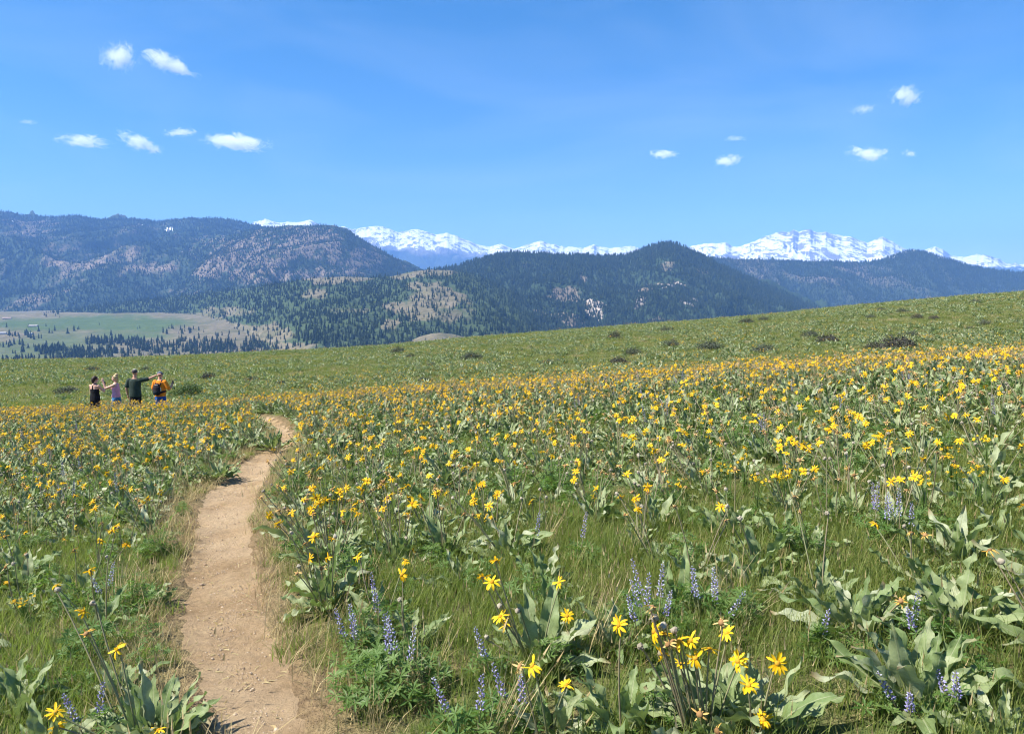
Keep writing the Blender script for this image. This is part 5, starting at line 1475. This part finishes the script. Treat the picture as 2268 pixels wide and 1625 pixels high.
def head(bl, c, face, s=1.0):
    """skull, jaw, nose, ears, facing the flat direction face"""
    f = Vector(face).normalized(); sd = Vector((f.y, -f.x, 0)); c = Vector(c)
    R = Matrix(((sd.x, f.x, 0, 0), (sd.y, f.y, 0, 0), (0, 0, 1, 0), (0, 0, 0, 1)))
    bl.ball(c + f * -.008 * s + Vector((0, 0, .02 * s)), .076 * s, .097 * s, .100 * s, R)
    bl.ball(c + f * .030 * s + Vector((0, 0, -.055 * s)), .058 * s, .065 * s, .068 * s, R)
    bl.limb((c + f * .092 * s + Vector((0, 0, .005)), .010 * s), (c + f * .108 * s + Vector((0, 0, -.028 * s)), .014 * s))
    bl.limb((c + f * .088 * s + sd * -.022 + Vector((0, 0, -.066 * s)), .008 * s), (c + f * .088 * s + sd * .022 + Vector((0, 0, -.066 * s)), .008 * s))
    for q in (-1, 1): bl.ball(c + sd * q * .078 * s - f * .005 + Vector((0, 0, -.008 * s)), .012 * s, .024 * s, .032 * s, R)
EYEM = flat("eye", (.03, .02, .015), .3, .5)
def eyes(root, c, face):
    f = Vector(face).normalized(); sd = Vector((f.y, -f.x, 0)); c = Vector(c)
    for q in (-1, 1):
        Blob().ball(c + f * .088 + sd * q * .032 + Vector((0, 0, .004)), .011).build("eye", EYEM, root, .004, 0)

def legs_and_shoes(root, bl, hipz, wd, shoe_mat, face=(0, 1, 0), r=(.085, .055, .040)):
    f = Vector(face).normalized(); sd = Vector((f.y, -f.x, 0))
    for q in (-1, 1):
        h = sd * q * wd + Vector((0, 0, hipz)); k = sd * q * (wd + .015) + f * (.03 * q) + Vector((0, 0, hipz * .54)); a = sd * q * (wd + .03) + f * (.05 * q - .01) + Vector((0, 0, .09))
        bl.limb((h, r[0]), (k, r[1]), (k * .55 + a * .45 + Vector((0, 0, .02)) - f * .012, r[1] * 1.0), (a, r[2]))
        bl.limb((a, r[2]), (a + f * .02 + Vector((0, 0, -.04)), .036))
        s = Blob(); s.ball(a + f * .055 + Vector((0, 0, -.05)), .048, .13, .042, Matrix(((sd.x, f.x, 0, 0), (sd.y, f.y, 0, 0), (0, 0, 1, 0), (0, 0, 0, 1)))).ball(a + Vector((0, 0, -.03)), .045, .055, .055)
        s.build("shoe", shoe_mat, root, .012)

BLACKC = flat("black_cloth", (.012, .012, .014)); SHOE = flat("hiking_shoe", (.08, .07, .06))

def man_green():
    x, y, z = solve_depth(297, 817, 1.93)
    root = thing("person", "person in dark green t-shirt and black cap pointing to the right", "person", (x, y, z)); root.rotation_euler = (0, 0, .08)
    b = Blob()
    b.loft([((0, 0, .86), .165, .115), ((0, 0, .98), .180, .125), ((0, 0, 1.12), .172, .122), ((0, 0, 1.30), .195, .125), ((0, 0, 1.42), .195, .112), ((0, 0, 1.50), .11, .08)])
    b.limb(((0, -.005, 1.45), .068), ((.005, .012, 1.60), .060)); head(b, (.01, .025, 1.70), (.35, 1, 0))
    b.limb(((-.205, 0, 1.43), .068), ((-.275, -.03, 1.16), .050), ((-.272, .03, .91), .036)); hand(b, (-.272, .032, .90), (.0, .12, -1), (-1, 0, 0), .45)
    b.limb(((.205, 0, 1.43), .068), ((.46, .08, 1.47), .052), ((.70, .17, 1.585), .035)); hand(b, (.705, .172, 1.588), (.9, .3, .40), (0, -.2, 1), .12)
    legs_and_shoes(root, b, .90, .095, SHOE)
    b.build("body", SKIN, root)
    g = flat("green_shirt", (.034, .050, .040)); s = Blob()
    s.loft([((0, 0, .84), .205, .150), ((0, 0, .98), .205, .150), ((0, 0, 1.12), .196, .145), ((0, 0, 1.30), .212, .142), ((0, 0, 1.42), .212, .126), ((0, 0, 1.495), .120, .09)])
    s.limb(((-.195, 0, 1.43), .085), ((-.262, -.015, 1.22), .082)).limb(((.195, 0, 1.43), .085), ((.415, .065, 1.465), .078))
    s.build("shirt", g, root, .013)
    p = Blob(); p.loft([((0, 0, .80), .190, .140), ((0, 0, .95), .185, .135)])
    for q in (-1, 1): p.limb(((q * .095, 0, .86), .105), ((q * .108, q * .03, .52), .098))
    p.build("shorts", BLACKC, root, .013)
    c = Blob(); c.ball((.005, .015, 1.745), .092, .108, .085).build("cap", flat("patterned_cap", (.035, .03, .03), .8, .2, (.2, 3.0), 30), root, .008)
    capo = root.children[-1]
    Blob().ball((.085, .055, 1.735), .055, .02, .012).ball((.045, .11, 1.728), .062, .055, .010).build("brim", flat("cap_brim", (.55, .55, .52)), capo, .006)
    Blob().ball((.0, .02, 1.815), .048, .052, .018).build("top_patch", flat("cap_top", (.75, .75, .72)), capo, .006)
    eyes(root, (.01, .025, 1.70), (.35, 1, 0))

def man_orange():
    x, y, z = solve_depth(353, 822, 1.89)
    root = thing("person", "person in orange t-shirt with dark backpack, grey cap and blue shorts", "person", (x, y, z)); root.rotation_euler = (0, 0, -.1)
    b = Blob()
    b.loft([((0, 0, .84), .165, .118), ((0, 0, .96), .180, .130), ((0, 0, 1.10), .176, .130), ((0, 0, 1.28), .190, .126), ((0, 0, 1.40), .190, .112), ((0, 0, 1.48), .11, .08)])
    b.limb(((0, -.005, 1.43), .070), ((.0, .02, 1.57), .062)); head(b, (.005, .035, 1.66), (.25, 1, 0))
    b.limb(((-.20, 0, 1.40), .068), ((-.275, .0, 1.14), .050), ((-.262, .09, .91), .036)); hand(b, (-.262, .092, .90), (.05, .25, -1), (-1, 0, 0), .45)
    b.limb(((.20, 0, 1.40), .068), ((.335, .02, 1.12), .052), ((.345, .21, 1.24), .036)); hand(b, (.345, .215, 1.245), (-.05, .6, .75), (.9, 0, .2), .9)
    legs_and_shoes(root, b, .88, .095, SHOE)
    b.build("body", SKIN, root)
    s = Blob()
    s.loft([((0, 0, .86), .198, .150), ((0, 0, .98), .206, .156), ((0, 0, 1.10), .200, .152), ((0, 0, 1.28), .208, .142), ((0, 0, 1.40), .206, .126), ((0, 0, 1.47), .118, .09)])
    s.limb(((-.19, 0, 1.40), .086), ((-.262, .0, 1.17), .082)).limb(((.19, 0, 1.40), .086), ((.315, .015, 1.17), .080))
    s.build("shirt", flat("orange_shirt", (.80, .25, .025)), root, .013)
    p = Blob(); p.loft([((0, 0, .76), .192, .142), ((0, 0, .92), .188, .14)])
    for q in (-1, 1): p.limb(((q * .095, 0, .84), .108), ((q * .108, q * .03, .48), .100))
    p.build("shorts", flat("blue_shorts", (.018, .085, .33)), root, .013)
    c = Blob(); c.ball((.0, .025, 1.71), .092, .108, .082).build("cap", flat("grey_cap", (.13, .14, .17)), root, .008)
    Blob().ball((.04, .13, 1.69), .065, .06, .012).build("brim", flat("grey_brim", (.11, .12, .14)), root.children[-1], .006)
    # backpack
    navy = flat("backpack_cloth", (.025, .020, .026)); k = Blob()
    k.loft([((-.02, -.195, .93), .130, .075), ((-.02, -.21, 1.05), .145, .095), ((-.02, -.20, 1.22), .130, .085), ((-.02, -.185, 1.33), .095, .055), ((-.02, -.175, 1.37), .05, .03)])
    bp = k.build("backpack", navy, root, .010)
    Blob().ball((-.02, -.27, 1.03), .105, .045, .095).build("pocket", flat("backpack_pocket", (.015, .022, .030)), bp, .010)
    stp = flat("backpack_stripe", (.55, .34, .24)); stg = flat("backpack_grey_stripe", (.42, .40, .38))
    for zz, mm, w in ((1.30, stg, .075), (1.245, stp, .095), (1.185, stp, .105), (1.135, stg, .10)):
        Blob().limb(((-.02 - w, -.235, zz), .009), ((-.02, -.285 + (zz - 1.13) * .25, zz + .012), .010), ((-.02 + w, -.235, zz), .009)).build("stripe", mm, bp, .005, 1)
    for q in (-1, 1):
        Blob().limb(((q * .085 - .01, -.13, 1.30), .026), ((q * .105, -.05, 1.455), .028), ((q * .11, .10, 1.38), .024), ((q * .12, .15, 1.15), .02)).build("shoulder_strap", navy, bp, .009)
    Blob().limb(((.11, -.17, 1.02), .035), ((.19, -.09, 1.05), .038), ((.21, .03, 1.05), .03)).build("hip_belt", navy, bp, .009)
    Blob().limb(((.125, -.17, 1.08), .016), ((.12, -.17, 1.20), .016)).build("bottle_pocket", flat("white_tab", (.7, .7, .68)), bp, .008)
    ph = Blob(); ph.loft([((.345, .285, 1.29), .038, .010), ((.345, .285, 1.43), .038, .010)]); phone = ph.build("phone", flat("phone_case", (.03, .03, .035), .4, .4), None, .006, 1)
    phone.location = (x, y, z); phone.rotation_euler = (0, 0, -.1); tag(phone, "dark phone held up by the person in the orange t-shirt", "phone")
    eyes(root, (.005, .035, 1.66), (.25, 1, 0))

def woman_black():
    x, y, z = solve_depth(208, 832, 1.785)
    root = thing("person", "person in black tank top with dark hair seen from behind", "person", (x, y, z)); root.rotation_euler = (0, 0, -.25)
    b = Blob()
    b.loft([((0, 0, .80), .168, .120), ((0, 0, .92), .172, .122), ((0, 0, 1.04), .142, .105), ((0, 0, 1.20), .162, .112), ((0, 0, 1.32), .160, .098), ((0, 0, 1.40), .09, .068)])
    b.limb(((0, -.005, 1.35), .055), ((.02, .015, 1.48), .048)); head(b, (.03, .03, 1.57), (.75, .8, 0), .95)
    b.limb(((-.175, 0, 1.32), .055), ((-.225, .06, 1.07), .042), ((-.06, .24, 1.12), .031)); hand(b, (-.05, .245, 1.125), (.9, .4, .3), (0, 0, 1), .6, .9)
    b.limb(((.175, .01, 1.32), .055), ((.30, .13, 1.11), .043), ((.20, .27, 1.28), .031)); hand(b, (.20, .275, 1.285), (-.3, .2, 1), (.6, .6, 0), .7, .9)
    legs_and_shoes(root, b, .84, .090, SHOE, r=(.090, .056, .040))
    b.build("body", SKIN2, root)
    s = Blob(); s.loft([((0, 0, .76), .205, .150), ((0, 0, .92), .192, .142), ((0, 0, 1.04), .165, .126), ((0, 0, 1.16), .172, .124), ((0, .0, 1.21), .165, .118)])
    s.limb(((0, -.088, 1.20), .045), ((0, -.085, 1.30), .028), ((-.065, -.045, 1.395), .018), ((-.075, .02, 1.41), .018), ((-.08, .10, 1.25), .03)).limb(((0, -.085, 1.30), .028), ((.065, -.045, 1.395), .018), ((.075, .02, 1.41), .018), ((.08, .10, 1.25), .03))
    s.build("tank_top", BLACKC, root, .011)
    p = Blob(); p.loft([((0, 0, .74), .190, .140), ((0, 0, .88), .185, .135)])
    for q in (-1, 1): p.limb(((q * .09, 0, .80), .108), ((q * .105, q * .03, .42), .085))
    p.build("leggings", flat("dark_leggings", (.015, .016, .022)), root, .013)
    h = Blob(); h.ball((.02, .012, 1.60), .088, .098, .100).ball((.0, -.05, 1.56), .070, .060, .085).ball((-.01, -.06, 1.49), .045, .042, .06)
    h.build("hair", flat("dark_hair", (.028, .015, .010), .6, .3, (.5, 1.6), 40), root, .009)
    gl = Blob(); gl.limb(((.115, .07, 1.585), .010), ((.075, -.03, 1.59), .008)); gl.build("sunglasses", BLACKC, root, .005, 1)
    ph = Blob(); ph.loft([((.165, .325, 1.32), .036, .010), ((.165, .325, 1.46), .036, .010)]); phone = ph.build("phone", flat("phone_black", (.02, .02, .022), .4, .4), None, .006, 1)
    phone.location = (x, y, z); phone.rotation_euler = (0, 0, -.25); tag(phone, "black phone held by the dark-haired person in the black tank top", "phone")
    eyes(root, (.03, .03, 1.57), (.75, .8, 0))

def woman_pink():
    x, y, z = solve_depth(255, 828, 1.81)
    root = thing("person", "person in pink tank top with blonde bun raising a hand", "person", (x, y, z))
    b = Blob(); f = (-.95, -.1, 0)
    b.loft([((0, 0, .80), .120, .150), ((0, 0, .92), .118, .155), ((0, 0, 1.04), .102, .132), ((0, 0, 1.20), .112, .150), ((0, 0, 1.32), .098, .152), ((0, 0, 1.40), .068, .09)])
    b.limb(((.005, 0, 1.35), .054), ((-.012, 0, 1.48), .046)); head(b, (-.03, 0, 1.57), f, .95)
    b.limb(((.0, -.165, 1.32), .053), ((-.27, -.20, 1.21), .041), ((-.36, -.17, 1.43), .030)); hand(b, (-.362, -.17, 1.435), (-.15, .05, 1), (.5, -.8, 0), .15, .95)
    b.limb(((.0, .165, 1.32), .053), ((-.20, .22, 1.14), .041), ((-.40, .16, 1.22), .030)); hand(b, (-.405, .16, 1.222), (-1, -.1, .3), (0, 0, 1), .5, .95)
    legs_and_shoes(root, b, .84, .088, SHOE, face=f, r=(.086, .054, .039))
    b.build("body", SKIN2, root)
    s = Blob(); s.loft([((0, 0, .87), .148, .176), ((0, 0, .94), .140, .172), ((0, 0, 1.04), .124, .150), ((0, 0, 1.16), .126, .160), ((0, 0, 1.24), .118, .155), ((0, 0, 1.33), .100, .130), ((0, 0, 1.38), .07, .10)])
    s.build("tank_top", flat("pink_cloth", (.74, .34, .47)), root, .012)
    p = Blob(); p.loft([((0, 0, .76), .142, .165), ((0, 0, .88), .135, .165)])
    for q in (-1, 1): p.limb(((.01, q * .085, .80), .108), ((-.01 + q * .03, q * .10, .56), .098))
    p.build("denim_shorts", flat("denim", (.06, .17, .32)), root, .013)
    h = Blob(); h.ball((.0, 0, 1.60), .098, .086, .098).ball((.045, 0, 1.56), .065, .070, .08).ball((.045, 0, 1.70), .058, .055, .050).ball((.075, .01, 1.68), .04, .04, .04).ball((.02, .01, 1.715), .035, .035, .03).limb(((.055, 0, 1.52), .045), ((.055, 0, 1.44), .03))
    h.build("hair", flat("blonde_hair", (.52, .36, .19), .6, .3, (.45, 1.5), 45), root, .009)
    gl = Blob(); gl.limb(((-.085, -.05, 1.655), .012), ((-.10, 0, 1.655), .014), ((-.085, .05, 1.655), .012)).limb(((-.085, -.06, 1.655), .008), ((.0, -.085, 1.62), .006)); gl.build("sunglasses", BLACKC, root, .005, 1)
    eyes(root, (-.03, 0, 1.57), f)

n_before = set(bpy.data.objects)
man_green(); man_orange(); woman_black(); woman_pink()
for o in set(bpy.data.objects) - n_before:
    if o.parent is None: o.scale = (1.05, 1.05, 1.05)
